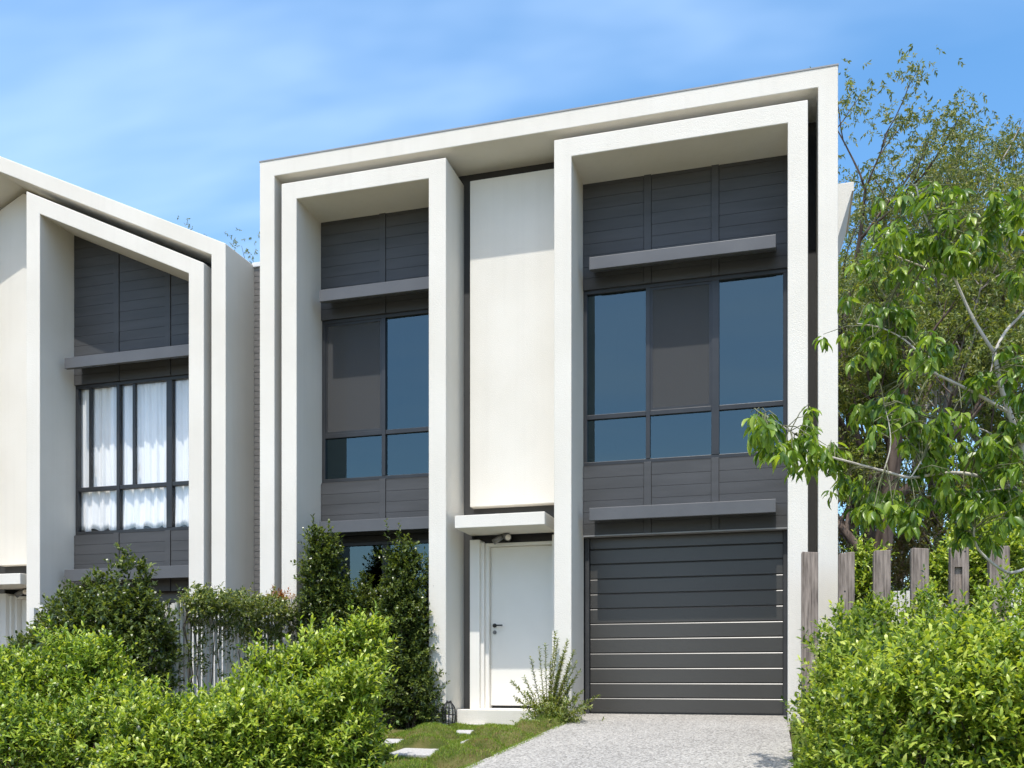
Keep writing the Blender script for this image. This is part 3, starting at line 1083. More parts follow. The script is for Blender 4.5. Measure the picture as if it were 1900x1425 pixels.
nlz = ZA(137, 1102, W)
print('nb bay', uz1, uz0, utr, e1t, e1b, e2t, e2b, nlz)
cladding(nb, cLi + .001, cRi - .001, uz1, None, [n1, n2], top=lambda x: cti(x) + .03)
window(nb, 'window', cLi + .003, cRi - .003, uz0, uz1, W + .012, [n1, n2], utr, M['glass_clear'], mw=(.05, .09), double=(0, 1))
cladding(nb, cLi + .001, cRi - .001, nlz, uz0 - .002, [n1, n2])
canopy(nb, cLi + .13, cRi - .12, e1t, e1b)
canopy(nb, cLi + .13, cRi - .12, e2t, e2b)
garage(nb, cLi + .001, cRi - .001, NZ + .004, nlz + .04, 11.40)
interior(nb, cLi - .15, cRi + .1, 2.6, cti(cRi))
entry(nb, eR, cL, NZ)


def curtain(label, x0, x1, z0, z1, y, seed, puddle):
    nx, nz = int((x1 - x0) / .007), 26
    r2 = np.random.default_rng(seed)
    ph = np.cumsum(r2.uniform(.06, .3, nx))
    v = []
    for j in range(nz):
        t = j / (nz - 1)
        z = z0 + (z1 - z0) * t
        for i in range(nx):
            x = x0 + (x1 - x0) * i / (nx - 1)
            amp = .022 * (1 - .35 * t)
            yy = y + amp * math.sin(ph[i] * 1.6 + .5 * math.sin(t * 3 + i * .01)) + .008 * math.sin(ph[i] * 4.1 + t * 2)
            zz = z
            if puddle and t < .22:
                k = (1 - t / .22)
                yy -= .012 * k * (1 + math.sin(ph[i] * .8 + 4 * t))
                zz += .03 * k * math.sin(ph[i] * 1.1 + 2)
            v.append((x, yy, zz))
    f = [(j * nx + i, j * nx + i + 1, (j + 1) * nx + i + 1, (j + 1) * nx + i) for j in range(nz - 1) for i in range(nx - 1)]
    me = bpy.data.meshes.new('curtain')
    me.from_pydata(v, [], f)
    me.polygons.foreach_set('use_smooth', [True] * len(f))
    o = obj('curtain', me, M['curtain'])
    md = o.modifiers.new('cloth', 'SOLIDIFY')
    md.thickness = .003
    return tag(o, label, 'curtain', 'curtains behind the gabled house window')


curtain('white curtain behind the left pane of the gabled house window', cLi - .15, n1 - .02, uz0 + .06, uz1 + .02, W + .092, 3, True)
curtain('white curtain behind the middle pane of the gabled house window', n1 - .03, n2 - .01, uz0 + .06, uz1 + .02, W + .094, 8, True)
curtain('white curtain behind the pane beside the inner white column, gabled house', n2 - .02, cRi - .03, uz0 + .06, uz1 + .02, W + .092, 5, True)

# --- brick infill between the two houses
bw = thing('brick_wall', 'narrow grey brick wall filling the gap between the two houses', 'wall')
bz1 = ZA(468, 497, W + .02)
bx0, bx1 = nR - .002, oxL + .05
MB().box(bx0, bx1, W + .03, W + .2, G1, bz1).build('mortar_bed', M['mortar'], bw)
MB().box(bx0 - .01, bx1, W - .0, W + .22, bz1, bz1 + .06).build('cap_flashing', M['flash'], bw, .004)
brick_me = MB().box(0, .22, 0, .1, 0, .076).mesh('brick')
half_me = MB().box(0, .105, 0, .1, 0, .076).mesh('brick_half')
zz, row = G1 + .3, 0
while zz < bz1 - .08:
    x = bx0 + .005
    if row % 2:
        o = obj('brick', half_me, M['brick'], bw)
        o.location = (x, W + .022 + .003 * random.random(), zz)
        x += .115
    while x < bx1 - .12:
        o = obj('brick', brick_me, M['brick'], bw)
        o.location = (x, W + .022 + .003 * random.random(), zz)
        x += .23
    zz += .086
    row += 1

# ------------------------------------------------------------------ fences and posts
FX, FY0 = XA(325, 8.36), 8.36
fence = thing('slat_fence', 'pale vertical slat fence half covered by vine, beside the gabled house', 'fence')
sl_me = MB().box(-.006, .006, -.019, .019, 0, 1).mesh('slat')
ftop = ZA(325, 1118, FY0)
y = FY0 + .03
while y < 10.5:
    o = obj('slat', sl_me, M['slat'], fence)
    g = float(ground_z(FX - .3, y)) + .05
    o.location = (FX, y, g)
    o.scale = (1, 1, ftop - g + .012 * random.uniform(-1, 1))
    y += .078
x = FX - .02
while x > FX - 1.7:
    o = obj('slat', sl_me, M['slat'], fence)
    g = float(ground_z(x, FY0)) + .05
    o.location = (x, FY0, g)
    o.rotation_euler = (0, 0, R(90))
    o.scale = (1, 1, ftop - g + .012 * random.uniform(-1, 1))
    x -= .078
for zr in (ftop - .2, ftop - 1.25):
    MB().box(FX - .052, FX - .014, FY0 + .02, 10.52, zr, zr + .07).build('rail', M['slat'], fence)
    MB().box(FX - 1.75, FX - .02, FY0 + .014, FY0 + .05, zr, zr + .07).build('rail', M['slat'], fence)
MB().box(FX - .07, FX - .012, FY0 + .012, FY0 + .07, -.9, ftop - .02).build('post', M['slat'], fence)
MB().box(FX - 1.80, FX - 1.74, FY0 - .02, FY0 + .05, -1.1, ftop - .02).build('post', M['slat'], fence)

PY = 10.15
post_spec = [
    (1487, 1518, 1025, 'weathered timber post standing tight against the right white column', 0),
    (1556, 1586, 1024, 'dark streaked timber post just right of the house corner, leaves on top', 0),
    (1621, 1653, 1021, 'third timber post from the house, grey stained on its right half', 0),
    (1691, 1724, 1018, 'cracked pinkish timber post in front of a thin gum trunk', 0),
    (1764, 1798, 1015, 'pale grey timber post with a rectangular notch cut in its face', 1),
    (1836, 1874, 1013, 'timber post crossed by a pale bare branch near the right edge', 0),
]
for i, (xa, xb, yt, lab, notch) in enumerate(post_spec):
    x0, x1 = XA(xa, PY), XA(xb, PY)
    zt = ZA((xa + xb) / 2, yt, PY)
    z0 = float(ground_z(x0, PY)) - .1
    t = thing('timber_post', lab, 'post', 'weathered timber posts in a row', ((x0 + x1) / 2, PY, z0))
    w, h = (x1 - x0) / 2, zt - z0
    b = MB()
    dj = .012 * ((i * 5) % 3 - 1)
    if notch:
        nx0, nx1 = -w + .035, -w + .105
        nz0, nz1 = h - .62, h - .195
        b.prism([(-w, 0), (w, 0), (w, h), (-w, h)], .03, .13)
        b.prism([(-w, 0), (w, 0), (w, nz0), (-w, nz0)], 0, .0299)
        b.prism([(-w, nz1), (w, nz1), (w, h - .003), (-w, h - .02)], 0, .0299)
        b.prism([(-w, nz0), (nx0, nz0), (nx0, nz1), (-w, nz1)], 0, .0299)
        b.prism([(nx1, nz0), (w, nz0), (w, nz1), (nx1, nz1)], 0, .0299)
    else:
        b.prism([(-w, 0), (w, 0), (w, h - .01 * (i % 2)), (w - .012, h), (-w + .01, h - dj), (-w, h - .014 - dj)], 0, .12)
    p = b.build('post', M['timber'], t, 0 if notch else .006)
    if i in (1, 4):
        c = MB()
        c.tube([(-w + .06 if i == 1 else w - .035, -.001, h - (.40 if i == 1 else .045)), (-w + .06 if i == 1 else w - .035, .002, h - (.40 if i == 1 else .045))], .009, 10)
        c.build('bolt_hole', M['black'], t)

wf = thing('picket_fence', 'white vertical board fence glimpsed behind the timber posts', 'fence')
zf = ZA(1680, 1096, 11.6)
pk_me = MB().box(-.04, .04, 0, .02, 0, 1).mesh('picket')
for i in range(26):
    o = obj('picket', pk_me, M['white_fence'], wf)
    g = float(ground_z(.8 + i * .09, 11.6)) - .05
    o.location = (.78 + i * .09, 11.6, g)
    o.scale = (1, 1, zf - g)
for zr in (.15, zf - .2):
    MB().box(.7, 3.1, 11.622, 11.66, zr, zr + .06).build('rail', M['white_fence'], wf)

# ------------------------------------------------------------------ grass blades
def blades(n, xr, yr, zf, mat, hgt, name, dens=None):
    x = rng.uniform(*xr, n); y = rng.uniform(*yr, n)
    if dens is not None:
        k = rng.uniform(0, 1, n) < dens(x, y)
        x, y = x[k], y[k]
    P = np.stack([x, y, zf(x, y) - .006], -1)
    D = np.stack([rng.normal(0, .45, len(x)), rng.normal(0, .45, len(x)), np.ones(len(x))], -1)
    Nn = rng.normal(0, 1, P.shape)
    o = obj(name, leaf_mesh(name, [P, D, Nn, hgt * rng.uniform(.5, 1.3, len(x)), .0045 * rng.uniform(.7, 1.4, len(x))], 'blade'), mat, turf)
    o['kind'] = 'stuff'
    return o


dry = lambda x, y: np.clip((fbm(x + 3.1, y * 1.2 + 1.0, 1.3) - .22) * 4, 0, 1)
blades(110000, (-4.2, -2.265), (5.4, 10.9), lawn_surface, M['grass'], .034, 'grass', lambda x, y: (off_pavers(x, y) > .55) * (1 - .75 * dry(x, y)))
blades(60000, (-4.4, -2.32), (5.4, 10.9), lawn_surface, M['grass_dry'], .028, 'grass', lambda x, y: (off_pavers(x, y) > .55) * dry(x, y))
blades(14000, (.10, .7), (5.0, 10.55), ground_right, M['grass'], .045, 'grass')
tag(turf, 'mounded soft green lawn with dry patches around the stepping pavers', 'grass')

# ------------------------------------------------------------------ lantern by the left frame
ln = thing('lantern', 'small black wire lantern on the grass at the foot of the frame', 'lantern', None, (XA(833, 10.30), 10.30, ZA(833, 1342, 10.30)))
b = MB(); b.smooth = True
b.tube([(0, 0, 0), (0, 0, .012)], .075, 20)
b.build('base', M['black'], ln)
b = MB(); b.smooth = True
b.tube([(0, 0, .236), (0, 0, .262)], [.034, .030], 16)
b.build('cap', M['black'], ln)
for k in range(10):
    a = k * math.pi / 5
    b = MB(); b.smooth = True
    b.tube([(.070 * math.cos(a), .070 * math.sin(a), .01), (.078 * math.cos(a), .078 * math.sin(a), .10), (.072 * math.cos(a), .072 * math.sin(a), .175),
            (.048 * math.cos(a), .048 * math.sin(a), .215), (.03 * math.cos(a), .03 * math.sin(a), .24)], .0075, 5)
    b.build('wire', M['black'], ln)
for z, r in ((.10, .078), (.175, .072)):
    b = MB(); b.smooth = True
    b.tube([(r * math.cos(t), r * math.sin(t), z) for t in np.linspace(0, 2 * math.pi, 25)], .004, 5, False)
    b.build('ring', M['black'], ln)
b = MB(); b.smooth = True
b.tube([(0, 0, .012), (0, 0, .10)], .03, 14)
b.build('candle', M['lens'], ln)

# ------------------------------------------------------------------ planting
def E(px, py, Y, rx, ry, rz, dz=0):
    p = AT(px, py, Y)
    return (p.x, p.y, p.z + dz, rx, ry, rz)


# lime hedge along the left front
HG = 'lime hedge bushes along the left front'
LS = dict(ll=.057, lw=.025, cat='hedge', amt=.40, clump=.05)
bush('hedge_bush', 'lime green hedge bush at the far left front corner', [E(0, 1310, 7.0, .45, .45, .48), E(100, 1310, 7.1, .40, .4, .46), E(185, 1280, 7.2, .30, .35, .46), E(120, 1230, 7.2, .16, .2, .3),
     E(40, 1400, 6.6, .5, .45, .48), E(160, 1400, 6.7, .42, .4, .44), E(230, 1370, 6.9, .3, .3, .36)], 46000, M['lf_lime2'], 1.0, group=HG, stray=260, **LS)
bush('hedge_bush', 'lowest yellow lime hedge bush, front centre of the left hedge', [E(280, 1440, 6.2, .36, .35, .42), E(370, 1450, 6.3, .36, .35, .40), E(450, 1400, 6.5, .30, .35, .42), E(330, 1370, 6.4, .2, .2, .25)],
     34000, M['lf_lime'], 2.3, group=HG, stray=210, **LS)
bush('hedge_bush', 'lime hedge bush ending the left hedge beside the lawn', [E(585, 1390, 6.9, .42, .4, .50), E(650, 1270, 7.4, .20, .24, .36), E(520, 1360, 7.1, .36, .36, .42), E(580, 1280, 7.3, .26, .26, .35),
     E(635, 1380, 6.9, .27, .3, .5), E(670, 1200, 7.4, .12, .14, .25), E(500, 1290, 7.2, .2, .2, .28)], 44000, M['lf_lime'], 3.7, group=HG, stray=280, **LS)
bush('hedge_bush', 'lime hedge bush below the slat fence, behind the lowest bush', [E(420, 1370, 7.3, .38, .3, .34), E(320, 1390, 7.3, .32, .3, .30)], 18000,
     M['lf_lime2'], 4.4, group=HG, stray=60, **LS)
# dark shrub against the fence
bush('dark_shrub', 'broad dark green shrub with a tall shoot, before the gabled house', [E(190, 1190, 8.0, .40, .4, .50), E(95, 1240, 8.0, .36, .36, .42), E(130, 1160, 8.0, .22, .25, .3),
     E(262, 1230, 8.0, .26, .3, .60), E(250, 1080, 8.05, .11, .12, .26), E(180, 1120, 8.05, .14, .14, .25), E(60, 1290, 7.9, .3, .3, .4)], 34000, M['lf_dark'], 5.2, .054, .029, amt=.26, stray=70)
# shrubs in the recess of the narrow frame
SG = 'dark shrubs before the ground floor window'
bush('tall_shrub', 'tall dark shrub at the left side of the narrow frame', [E(600, 1200, 10.45, .24, .22, .70), E(592, 1090, 10.45, .20, .2, .40), E(600, 1030, 10.45, .13, .13, .25), E(630, 1130, 10.5, .15, .15, .35)], 20000,
     M['lf_dark'], 6.1, .050, .029, group=SG, amt=.28, stray=50)
bush('tall_shrub', 'shorter pointed shrub between the two tall ones before the window', [E(680, 1210, 10.7, .22, .2, .60), E(676, 1120, 10.75, .10, .1, .30)], 10000, M['lf_dark'], 7.6,
     .048, .028, group=SG, amt=.28, stray=30)
bush('tall_shrub', 'tall dark shrub at the right side of the narrow frame', [E(750, 1210, 10.55, .28, .24, .75), E(745, 1090, 10.65, .20, .18, .40), E(748, 1035, 10.65, .10, .1, .22), E(768, 1290, 10.4, .24, .2, .40),
     E(725, 1150, 10.5, .15, .15, .3)], 24000, M['lf_dark'], 8.3, .050, .029, group=SG, amt=.28, stray=50)

# vine over the fence
vine = thing('vine', 'climbing vine with small leaves draped over the slat fence', 'vine')
n = 620
vy = rng.uniform(FY0 + .05, 10.5, n)
vz = ftop + .05 - np.abs(rng.normal(0, .26, n)) * (0.30 + .85 * (vy - FY0) / 2.1)
vx = FX + .05 + rng.normal(0, .07, n) + .08 * np.exp(-((ftop - vz) / .25) ** 2)
P = np.stack([vx, vy, vz], -1)
n2 = 420
P2 = np.stack([FX + rng.normal(.02, .12, n2), rng.uniform(FY0 + .25, 10.55, n2), ftop + .04 + np.abs(rng.normal(0, .07, n2))], -1)
n3 = 110
t = rng.uniform(0, 1, n3)
P3 = np.stack([FX - rng.uniform(0, .5, n3), FY0 - .05 - rng.uniform(0, .06, n3), ftop - np.abs(rng.normal(0, .5, n3))], -1)
strand = []
for k in range(13):
    y0 = rng.uniform(FY0 + .1, 10.4)
    z = ftop - .1
    yy = y0
    x = FX + .04
    for s in range(int(rng.uniform(8, 26))):
        z -= .045
        yy += rng.normal(0, .02)
        strand.append((x + rng.normal(0, .02), yy, z))
P = np.concatenate([P, P2, P3, np.array(strand)])
D = np.stack([rng.normal(.5, .4, len(P)), rng.normal(-.2, .5, len(P)), rng.normal(.2, .5, len(P))], -1)
o = obj('foliage', leaf_mesh('vine_foliage', sprigs(P, D, .09, 8, .046, .024), 'oval4'), M['lf_vine'], vine)
o['kind'] = 'stuff'
P = np.stack([rng.normal(FX + .05, .06, 40), rng.normal(10.35, .1, 40), rng.normal(ftop + .17, .05, 40)], -1)
o = obj('young_shoots', leaf_mesh('vine_shoots', sprigs(P, rng.normal(0, .4, P.shape) + np.array([0, 0, 1]), .08, 7, .05, .02), 'oval'), M['lf_red'], vine)
o['kind'] = 'stuff'
sb = MB()
for k in range(8):
    y0 = rng.uniform(FY0 + .1, 10.4)
    pts = [Vector((FX + .03, y0, float(ground_z(FX + .03, y0))))]
    for s in range(6):
        pts.append(Vector((FX + .03 + rng.normal(0, .015), y0 + rng.normal(0, .05), pts[-1].z + (ftop - pts[0].z) / 6)))
    sb.tube(pts, .006, 4, False)
# two bare shoots standing up
for y0 in (9.05, 9.9):
    pts = [Vector((FX, y0, ftop)), Vector((FX + .02, y0 + .01, ftop + .12)), Vector((FX + .01, y0 - .01, ftop + .24))]
    sb.tube(pts, [.004, .003, .002], 4, False)
sb.build('stems', M['stem'], vine)

# right hedge
RG = 'lime hedge bushes on the right'
bush('hedge_bush', 'rounded lime hedge bush at the driveway edge, right front', [(0.85, 6.4, .0, .52, .6, .62), (.80, 7.4, .12, .5, .55, .62), (.62, 6.9, -.15, .38, .55, .5), (1.15, 6.9, .35, .4, .45, .45),
     (.62, 8.2, .2, .38, .4, .6), (1.2, 6.2, .1, .4, .4, .5)], 56000, M['lf_lime'], 9.4, group=RG, stray=380, **LS)
bush('hedge_bush', 'lime hedge bush in the right bottom corner of the view', [(1.75, 6.1, .0, .5, .55, .64), (2.4, 6.2, .1, .55, .6, .66), (2.0, 6.6, .35, .42, .45, .45), (1.6, 6.7, .3, .3, .35, .4)], 44000,
     M['lf_lime2'], 10.9, group=RG, stray=300, **LS)
bush('hedge_bush', 'lime hedge bush pressed against the row of timber posts', [(.75, 9.2, .40, .36, .4, .62), (1.25, 9.0, .42, .45, .45, .62), (1.8, 8.7, .48, .5, .5, .60), (2.6, 8.4, .48, .6, .6, .66)], 42000,
     M['lf_lime2'], 12.2, group=RG, stray=380, **LS)
bush('leafy_shrub', 'fresh green shrub rising behind the timber posts near the right edge', [E(1830, 1030, 11.0, .36, .3, .42), E(1760, 1070, 10.9, .25, .25, .28)], 11000,
     M['lf_lime'], 13.1, .058, .028, amt=.3, stray=50)
bush('leafy_shrub', 'small lime shrub squeezed between the first two gaps of the posts', [E(1603, 1080, 10.75, .15, .18, .36)], 3500,
     M['lf_lime'], 14.1, .058, .028, amt=.3, stray=20)

# spiky plant by the door
sp = thing('spiky_plant', 'sparse upright spiky plant with arching stems beside the front door', 'plant')
base = Vector((-2.52, 10.28, float(lawn_z(-2.52, 10.28)) - .02))
sb = MB(); sb.smooth = True
stems = []
def arch(end, lift=.1, r=.007):
    end = Vector(end)
    mid = base.lerp(end, .55) + Vector((0, 0, lift))
    pts = []
    for k in range(9):
        u = k / 8
        pts.append(base * (1 - u) ** 2 + mid * 2 * u * (1 - u) + end * u * u)
    sb.tube(pts, list(np.linspace(r, .002, 9)), 5, False)
    stems.append(pts)
for px, py, lift in ((1030, 1178, .0), (1034, 1190, .02), (1052, 1192, .03), (1064, 1212, .05), (1001, 1208, -.12), (986, 1226, -.14), (1012, 1200, -.06), (975, 1262, .02), (952, 1268, .05), (957, 1296, .03),
               (980, 1290, .06), (1072, 1250, .03), (1108, 1293, .02), (1092, 1312, .06), (1040, 1225, .02), (1056, 1240, .02), (1022, 1235, .0), (1046, 1212, .02), (1035, 1255, .02), (1062, 1265, .03),
               (1010, 1296, .07), (1078, 1285, .05), (990, 1308, .08), (1068, 1232, .04), (1050, 1262, .02)):
    yy = 10.3 + rng.normal(0, .10)
    arch(AT(px, py, yy), lift, .0045)
sb.build('stem', M['stem'], sp)
P, D = [], []
for j, pts in enumerate(stems):
    dens = .022 if j in (0, 1, 2, 3, 14, 15, 16, 17, 18, 19) else .034
    for u in np.arange(.12, 1.01, dens):
        i = min(int(u * 8), 7)
        q = pts[i].lerp(pts[i + 1], u * 8 - i)
        P.append(q); D.append(pts[i + 1] - pts[i])
P, D = np.array(P), nrmz(np.array(D))
o = obj('foliage', leaf_mesh('spiky_foliage', sprigs(P, D, .03, 5, .040, .016, ang=1.2), 'dia'), M['lf_spike'], sp)
o['kind'] = 'stuff'
P = np.array(base) + rng.normal(0, 1, (420, 3)) * np.array([.15, .13, .10]) + np.array([.08, 0, .14])
o = obj('foliage', leaf_mesh('spiky_low', sprigs(P, rng.normal(0, .5, P.shape) + np.array([0, -.2, .6]), .08, 7, .042, .018), 'dia'), M['lf_spike'], sp)
o['kind'] = 'stuff'


# ------------------------------------------------------------------ broad-leaved tree on the right
tree = thing('broadleaf_tree', 'young tree with pale branches and drooping glossy leaves, right foreground', 'tree')
TY = 7.3
tb = MB(); tb.smooth = True
nodes = []


def limb(pxs, r0, r1, y0=TY, y1=TY):
    pts = []
    n = len(pxs)
    for i, (a, b) in enumerate(pxs):
        pts.append(AT(a, b, y0 + (y1 - y0) * i / (n - 1)))
    # smooth polyline
    out = []
    for i in range(n - 1):
        p0, p1, p2, p3 = pts[max(i - 1, 0)], pts[i], pts[i + 1], pts[min(i + 2, n - 1)]
        for k in range(5):
            u = k / 5
            out.append(.5 * ((2 * p1) + (p2 - p0) * u + (2 * p0 - 5 * p1 + 4 * p2 - p3) * u * u + (3 * p1 - p0 - 3 * p2 + p3) * u ** 3))
    out.append(pts[-1])
    m = len(out)
    tb.tube(out, [.85 * (r0 + (r1 - r0) * i / (m - 1)) for i in range(m)], 8)
    for q in out:
        nodes.append(q)


gp = Vector((2.03, TY, float(ground_z(2.03, TY)) - .1))
gpx = CX + FPX * (gp.x * CS + gp.y * SN) / (-gp.x * SN + gp.y * CS)
limb([(gpx, 1480), (1985, 1250), (1965, 1080), (1935, 950), (1903, 850)], .042, .026)
limb([(1903, 850), (1878, 780), (1858, 720), (1845, 655)], .024, .017)
limb([(1845, 655), (1866, 615), (1905, 570), (1930, 500), (1925, 420)], .014, .006, TY, TY + .2)
limb([(1845, 655), (1805, 590), (1772, 518), (1740, 450), (1712, 390), (1700, 345)], .014, .005, TY, TY - .15)
limb([(1772, 518), (1700, 490), (1650, 470), (1620, 450)], .008, .004, TY - .05, TY - .25)
limb([(1872, 765), (1810, 730), (1760, 705), (1730, 688), (1724, 660)], .015, .008, TY, TY - .2)
limb([(1730, 690), (1690, 640), (1640, 610), (1590, 600)], .008, .004, TY - .2, TY - .3)
limb([(1812, 728), (1838, 690), (1842, 660)], .008, .005, TY - .05, TY)
limb([(1935, 950), (1880, 905), (1800, 880), (1745, 878), (1690, 886), (1640, 874), (1580, 858), (1530, 843), (1490, 815), (1450, 790), (1408, 765)], .018, .004, TY, TY - .55)
limb([(1690, 886), (1702, 868), (1712, 850)], .007, .004, TY - .3, TY - .3)
limb([(1640, 874), (1652, 830), (1650, 790), (1640, 750)], .006, .003, TY - .4, TY - .4)
limb([(1955, 1030), (1890, 1060), (1860, 1058), (1820, 1025), (1808, 1000), (1808, 978)], .014, .007, TY, TY - .3)
limb([(1958, 1060), (1900, 940), (1870, 945), (1850, 985)], .010, .005, TY, TY + .1)
limb([(1880, 905), (1800, 915), (1740, 918), (1710, 922)], .009, .004, TY, TY - .2)
limb([(1903, 850), (1870, 830), (1830, 800), (1790, 790), (1750, 780)], .010, .004, TY, TY + .25)
tb.build('trunk', M['bark_pale'], tree)

CL = [(1700, 350, 45), (1740, 335, 40), (1690, 400, 60), (1650, 410, 45), (1735, 420, 60), (1765, 380, 45), (1640, 470, 50), (1700, 480, 55), (1760, 470, 40), (1600, 490, 35),
      (1840, 380, 35), (1870, 420, 45), (1820, 460, 40), (1890, 360, 30), (1880, 520, 40), (1900, 470, 40),
      (1590, 590, 40), (1625, 600, 45), (1665, 620, 50), (1610, 650, 40), (1700, 650, 45), (1735, 645, 25), (1650, 560, 35), (1680, 575, 30),
      (1605, 745, 45), (1650, 735, 40), (1690, 755, 40), (1640, 790, 45), (1730, 780, 45), (1690, 810, 40), (1760, 800, 45), (1730, 830, 40), (1800, 825, 45), (1850, 815, 45), (1830, 860, 40),
      (1870, 870, 40), (1890, 690, 45), (1820, 690, 30), (1880, 740, 35), (1890, 790, 35), (1870, 640, 30),
      (1405, 768, 20), (1420, 785, 26), (1445, 800, 26), (1450, 830, 25), (1495, 765, 24), (1510, 790, 26), (1480, 820, 28), (1515, 830, 28), (1470, 845, 22), (1545, 835, 25), (1530, 870, 30), (1560, 890, 34),
      (1600, 890, 34), (1640, 900, 35), (1610, 930, 35), (1650, 950, 35), (1690, 920, 32), (1680, 960, 28), (1770, 900, 40), (1800, 930, 40), (1850, 930, 45), (1790, 980, 32), (1760, 940, 30), (1880, 960, 40),
      (1840, 990, 30), (1890, 890, 40), (1720, 870, 30)]
tw = MB(); tw.smooth = True
LB, LD, LN, LL, LW = [], [], [], [], []
nodes_a = np.array([tuple(q) for q in nodes])
for px, py, r in CL:
    rad = r / FPX * 6.9
    yd = TY + rng.normal(-.12, .18) - (.45 if px < 1560 else 0)
    c = np.array(AT(px, py, yd))
    for k in range(max(3, int(rng.poisson(r * .205)))):
        e = c + rng.normal(0, 1, 3) * rad * np.array([.42, .8, .36])
        q = nodes_a[np.argmin(((nodes_a - e) ** 2).sum(-1) + rng.uniform(0, .07, len(nodes_a)))]
        mid = (q + e) / 2 + np.array([0, 0, .03])
        tw.tube([q, mid, e], [.0045, .0035, .002], 4, False)
        m = int(rng.integers(7, 12))
        ph = rng.uniform(0, 6.28) + np.arange(m) * 2.4
        el = rng.uniform(-1.45, -.3, m)
        d = np.stack([np.cos(ph) * np.cos(el), np.sin(ph) * np.cos(el), np.sin(el)], -1)
        LB.append(np.tile(e, (m, 1)) + d * .012 + np.array([0, 0, 1]) * rng.uniform(-.05, .0, (m, 1)))
        LD.append(d)
        LN.append(np.array([0, 0, 1.0]) + d * .4 + rng.normal(0, .35, (m, 3)))
        s = rng.uniform(.55, 1.25, m)
        LL.append(.102 * s); LW.append(.036 * s * rng.uniform(.85, 1.15, m))
tw.build('twigs', M['twig'], tree)['kind'] = 'stuff'
LB, LD, LN, LL, LW = (np.concatenate(a) for a in (LB, LD, LN, LL, LW))
# the 300 leaves that show largest are single parts, the rest one mass
V, f = leaf_verts(LB, LD, LN, LL, LW, 'broad')
zc = -V[..., 0] * SN + V[..., 1] * CS
sx = (V[..., 0] * CS + V[..., 1] * SN) / zc
sy = (V[..., 2] - CZ) / zc
size = (sx.max(1) - sx.min(1)) * (sy.max(1) - sy.min(1))
size[(sx.mean(1) > .535)] = 0
order = np.argsort(-size)
big, rest = order[:300], order[300:]
for i in big:
    me = bpy.data.meshes.new('leaf')
    me.from_pydata((V[i] - LB[i]).tolist(), [], [tuple(int(a) for a in t) for t in f])
    o = obj('leaf', me, M['lf_tree'], tree)
    o.location = LB[i]
o = obj('foliage', leaf_mesh('tree_foliage', [LB[rest], LD[rest], LN[rest], LL[rest], LW[rest]], 'broad'), M['lf_tree'], tree)
o['kind'] = 'stuff'

# ------------------------------------------------------------------ gum forest behind
def gum(label, px, Y, top_py, r0, seed, leaf, bark, nleaf=17000, low=.38, lean=0.0, spread=1.0, name='gum_tree'):
    rs = np.random.default_rng(seed)
    x = XA(px, Y)
    z0 = float(ground_z(x, Y)) - .15
    H = ZA(px, top_py, Y) - z0
    t = thing(name, label, 'tree', 'gum trees in the bush behind the houses', (x, Y, z0))
    mb = MB(); mb.smooth = True
    ends = []

    def grow(p, d, length, r, depth):
        pts, rad = [p.copy()], [r]
        n = 4 if depth else 7
        for k in range(n):
            d = (d + Vector(rs.normal(0, .13 if depth else .05, 3)) + Vector((0, 0, .07 if depth else .02))).normalized()
            p = p + d * (length / n)
            pts.append(p.copy())
            rad.append(r * (1 - (.55 if depth else .5) * (k + 1) / n))
        mb.tube(pts, rad, 7 if depth == 0 else 5, False)
        if depth >= 2:
            ends.append((pts[3], .35))
        if depth == 3 or length < H * .05:
            ends.append((p, 1.0))
            return
        nb_ = {0: 7, 1: 4, 2: 3}[depth]
        for k in range(nb_):
            if depth == 0:
                u = low + (1 - low) * (k + rs.uniform(0, .8)) / nb_
            else:
                u = rs.uniform(.45, 1.0)
            if k == nb_ - 1:
                u = 1.0
            i = min(int(u * n), n - 1)
            q = pts[i].lerp(pts[i + 1], u * n - i)
            rr = rad[i] * .62
            az = rs.uniform(0, 6.28)
            tilt = rs.uniform(.45, 1.0) if k < nb_ - 1 else rs.uniform(.05, .35)
            side = Vector((math.cos(az) * spread, math.sin(az), 0))
            nd = (d * math.cos(tilt) + side * math.sin(tilt) + Vector((0, 0, .15))).normalized()
            ll = {0: H * .26, 1: H * .14, 2: H * .085}[depth] * rs.uniform(.75, 1.2)
            if depth == 0:
                ll *= (1.25 - .5 * u)
            grow(q, nd, ll, max(rr, .012), depth + 1)

    grow(Vector((0, 0, 0)), Vector((lean, rs.normal(0, .03), 1)).normalized(), H * .66, r0, 0)
    kz = H / (max(p.z for p, w in ends) + .03 * H)
    mb.v = [(a, b_, c * kz) for a, b_, c in mb.v]
    mb.build('trunk', bark, t)
    E_ = np.array([(p.x, p.y, p.z * kz) for p, w in ends])
    wts = np.array([w for p, w in ends])
    # stretch so that the crown reaches the height seen in the photo
    k = rs.choice(len(E_), nleaf // 8, p=wts / wts.sum())
    cr = .020 * H
    P = E_[k] + rs.normal(0, 1, (len(k), 3)) * np.array([cr, cr, cr * .62])
    D = rs.normal(0, .6, P.shape) + np.array([0, 0, -.45])
    parts = sprigs(P, D, .15, 8, .082, .031, ang=.8, up=.3, jit=.5, droop=.25)
    o = obj('crown', leaf_mesh('gum_crown', parts, 'dia'), leaf, t)
    o['kind'] = 'stuff'
    return t


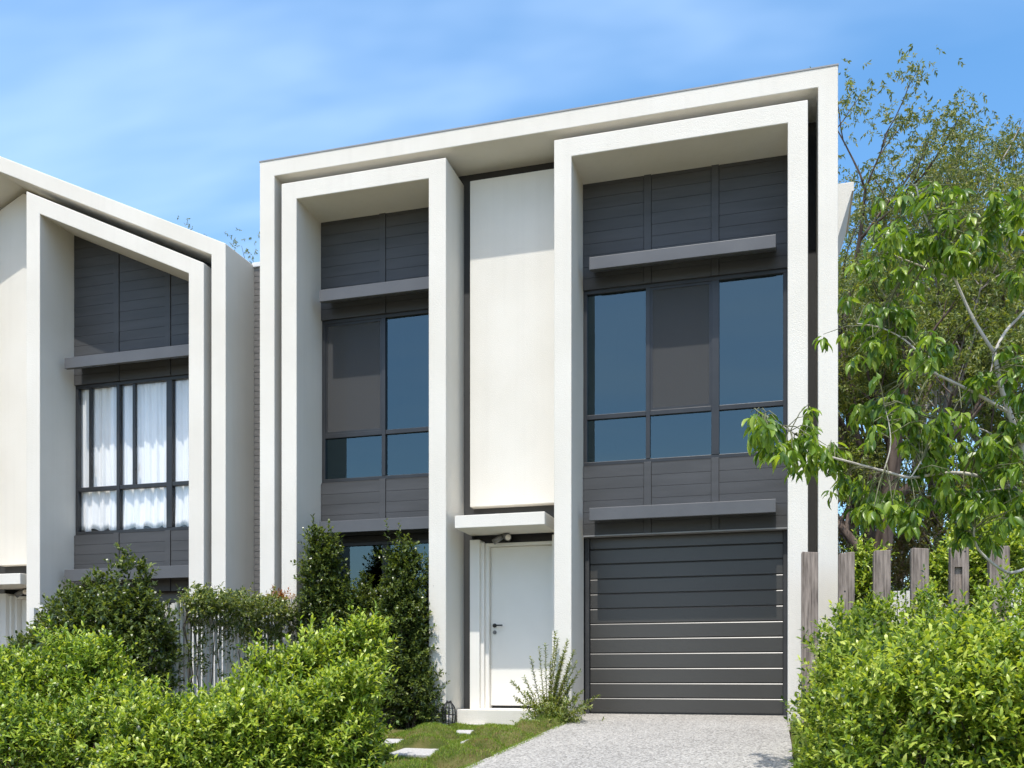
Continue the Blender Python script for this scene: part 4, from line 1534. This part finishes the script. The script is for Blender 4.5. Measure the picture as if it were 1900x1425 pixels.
gum('tall open-crowned gum rising just right of the white house corner', 1628, 19, 195, .18, 41, M['lf_gum'], M['bark_dark'], 26350, .42, .01)
gum('olive gum with thick dark trunk hidden low behind the corner posts', 1625, 16.5, 480, .21, 22, M['lf_gum2'], M['bark_dark'], 21700, .48, -.01)
gum('slender pale gum trunk rising behind the cracked post', 1697, 20, 245, .105, 23, M['lf_gum'], M['bark_gum'], 24800, .45, .02)
gum('bushy gum in the middle of the bush, above the pale branches', 1745, 24, 275, .14, 24, M['lf_gum2'], M['bark_gum'], 34100, .35)
gum('rusty olive gum with a full crown near the right edge', 1850, 23, 215, .19, 25, M['lf_gum'], M['bark_gum'], 49600, .45, .0, 1.1)
gum('full gum crown cut off by the right edge of the view', 1930, 21, 235, .18, 26, M['lf_gum2'], M['bark_dark'], 40300, .35)
gum('distant gum seen through the gap left of the middle', 1660, 31, 225, .17, 27, M['lf_gum'], M['bark_gum'], 18000, .5)
gum('distant gum behind the rusty olive crown', 1790, 33, 270, .17, 28, M['lf_gum2'], M['bark_dark'], 20000, .42)
gum('low branching gum in shade beside the house wall', 1585, 27, 420, .18, 29, M['lf_gum2'], M['bark_dark'], 26350, .4)
gum('farthest gum at the right, filling between the trunks', 1880, 38, 420, .18, 30, M['lf_gum2'], M['bark_dark'], 31000, .2)
gum('thin gum sapling with dark stem, right of the pale trunk', 1775, 19, 520, .07, 31, M['lf_gum2'], M['bark_dark'], 15500, .4)
gum('gum whose top sprigs show above the gabled roof edge', 452, 27, 395, .17, 33, M['lf_gum'], M['bark_dark'], 13950, .5)

# understory
us = [(1600, 1000, 17.5, 1.0, 'brown green thicket right beside the house wall, behind the posts'),
      (1680, 960, 21, 1.4, 'tangled understory bush between the dark and pale trunks'),
      (1770, 960, 20, 1.3, 'understory bush behind the notched post'),
      (1860, 940, 19, 1.3, 'understory bush low at the right edge behind the young tree'),
      (1640, 860, 29, 2.2, 'tall scrub filling the bush behind the house corner'),
      (1740, 820, 33, 2.6, 'tall scrub in the middle distance between gum trunks'),
      (1850, 830, 30, 2.5, 'tall scrub in the right distance under the full crown')]
for i, (px, py, Y, r, lab) in enumerate(us):
    c = AT(px, py, Y)
    g = float(ground_z(c.x, c.y))
    h = max(c.z - g, .6)
    ells = [(c.x, c.y, g + h * .5, r, r * .8, h * .75), (c.x + r * .8, c.y + .4, g + h * .4, r * .7, r * .6, h * .55), (c.x - r * .7, c.y + .5, g + h * .4, r * .7, r * .6, h * .6)]
    bush('scrub', lab, ells, 11000, M['lf_under'] if i % 2 == 0 else M['lf_gum2'], 30.0 + i, .12, .042, k=8, slen=.22, cat='bush', group='scrub under the gum trees', tpl='dia', amt=.3, spr=.8)
print('objects', len(bpy.data.objects), 'tris', sum(len(m.loop_triangles) or sum(len(p.vertices) - 2 for p in m.polygons) for m in bpy.data.meshes))
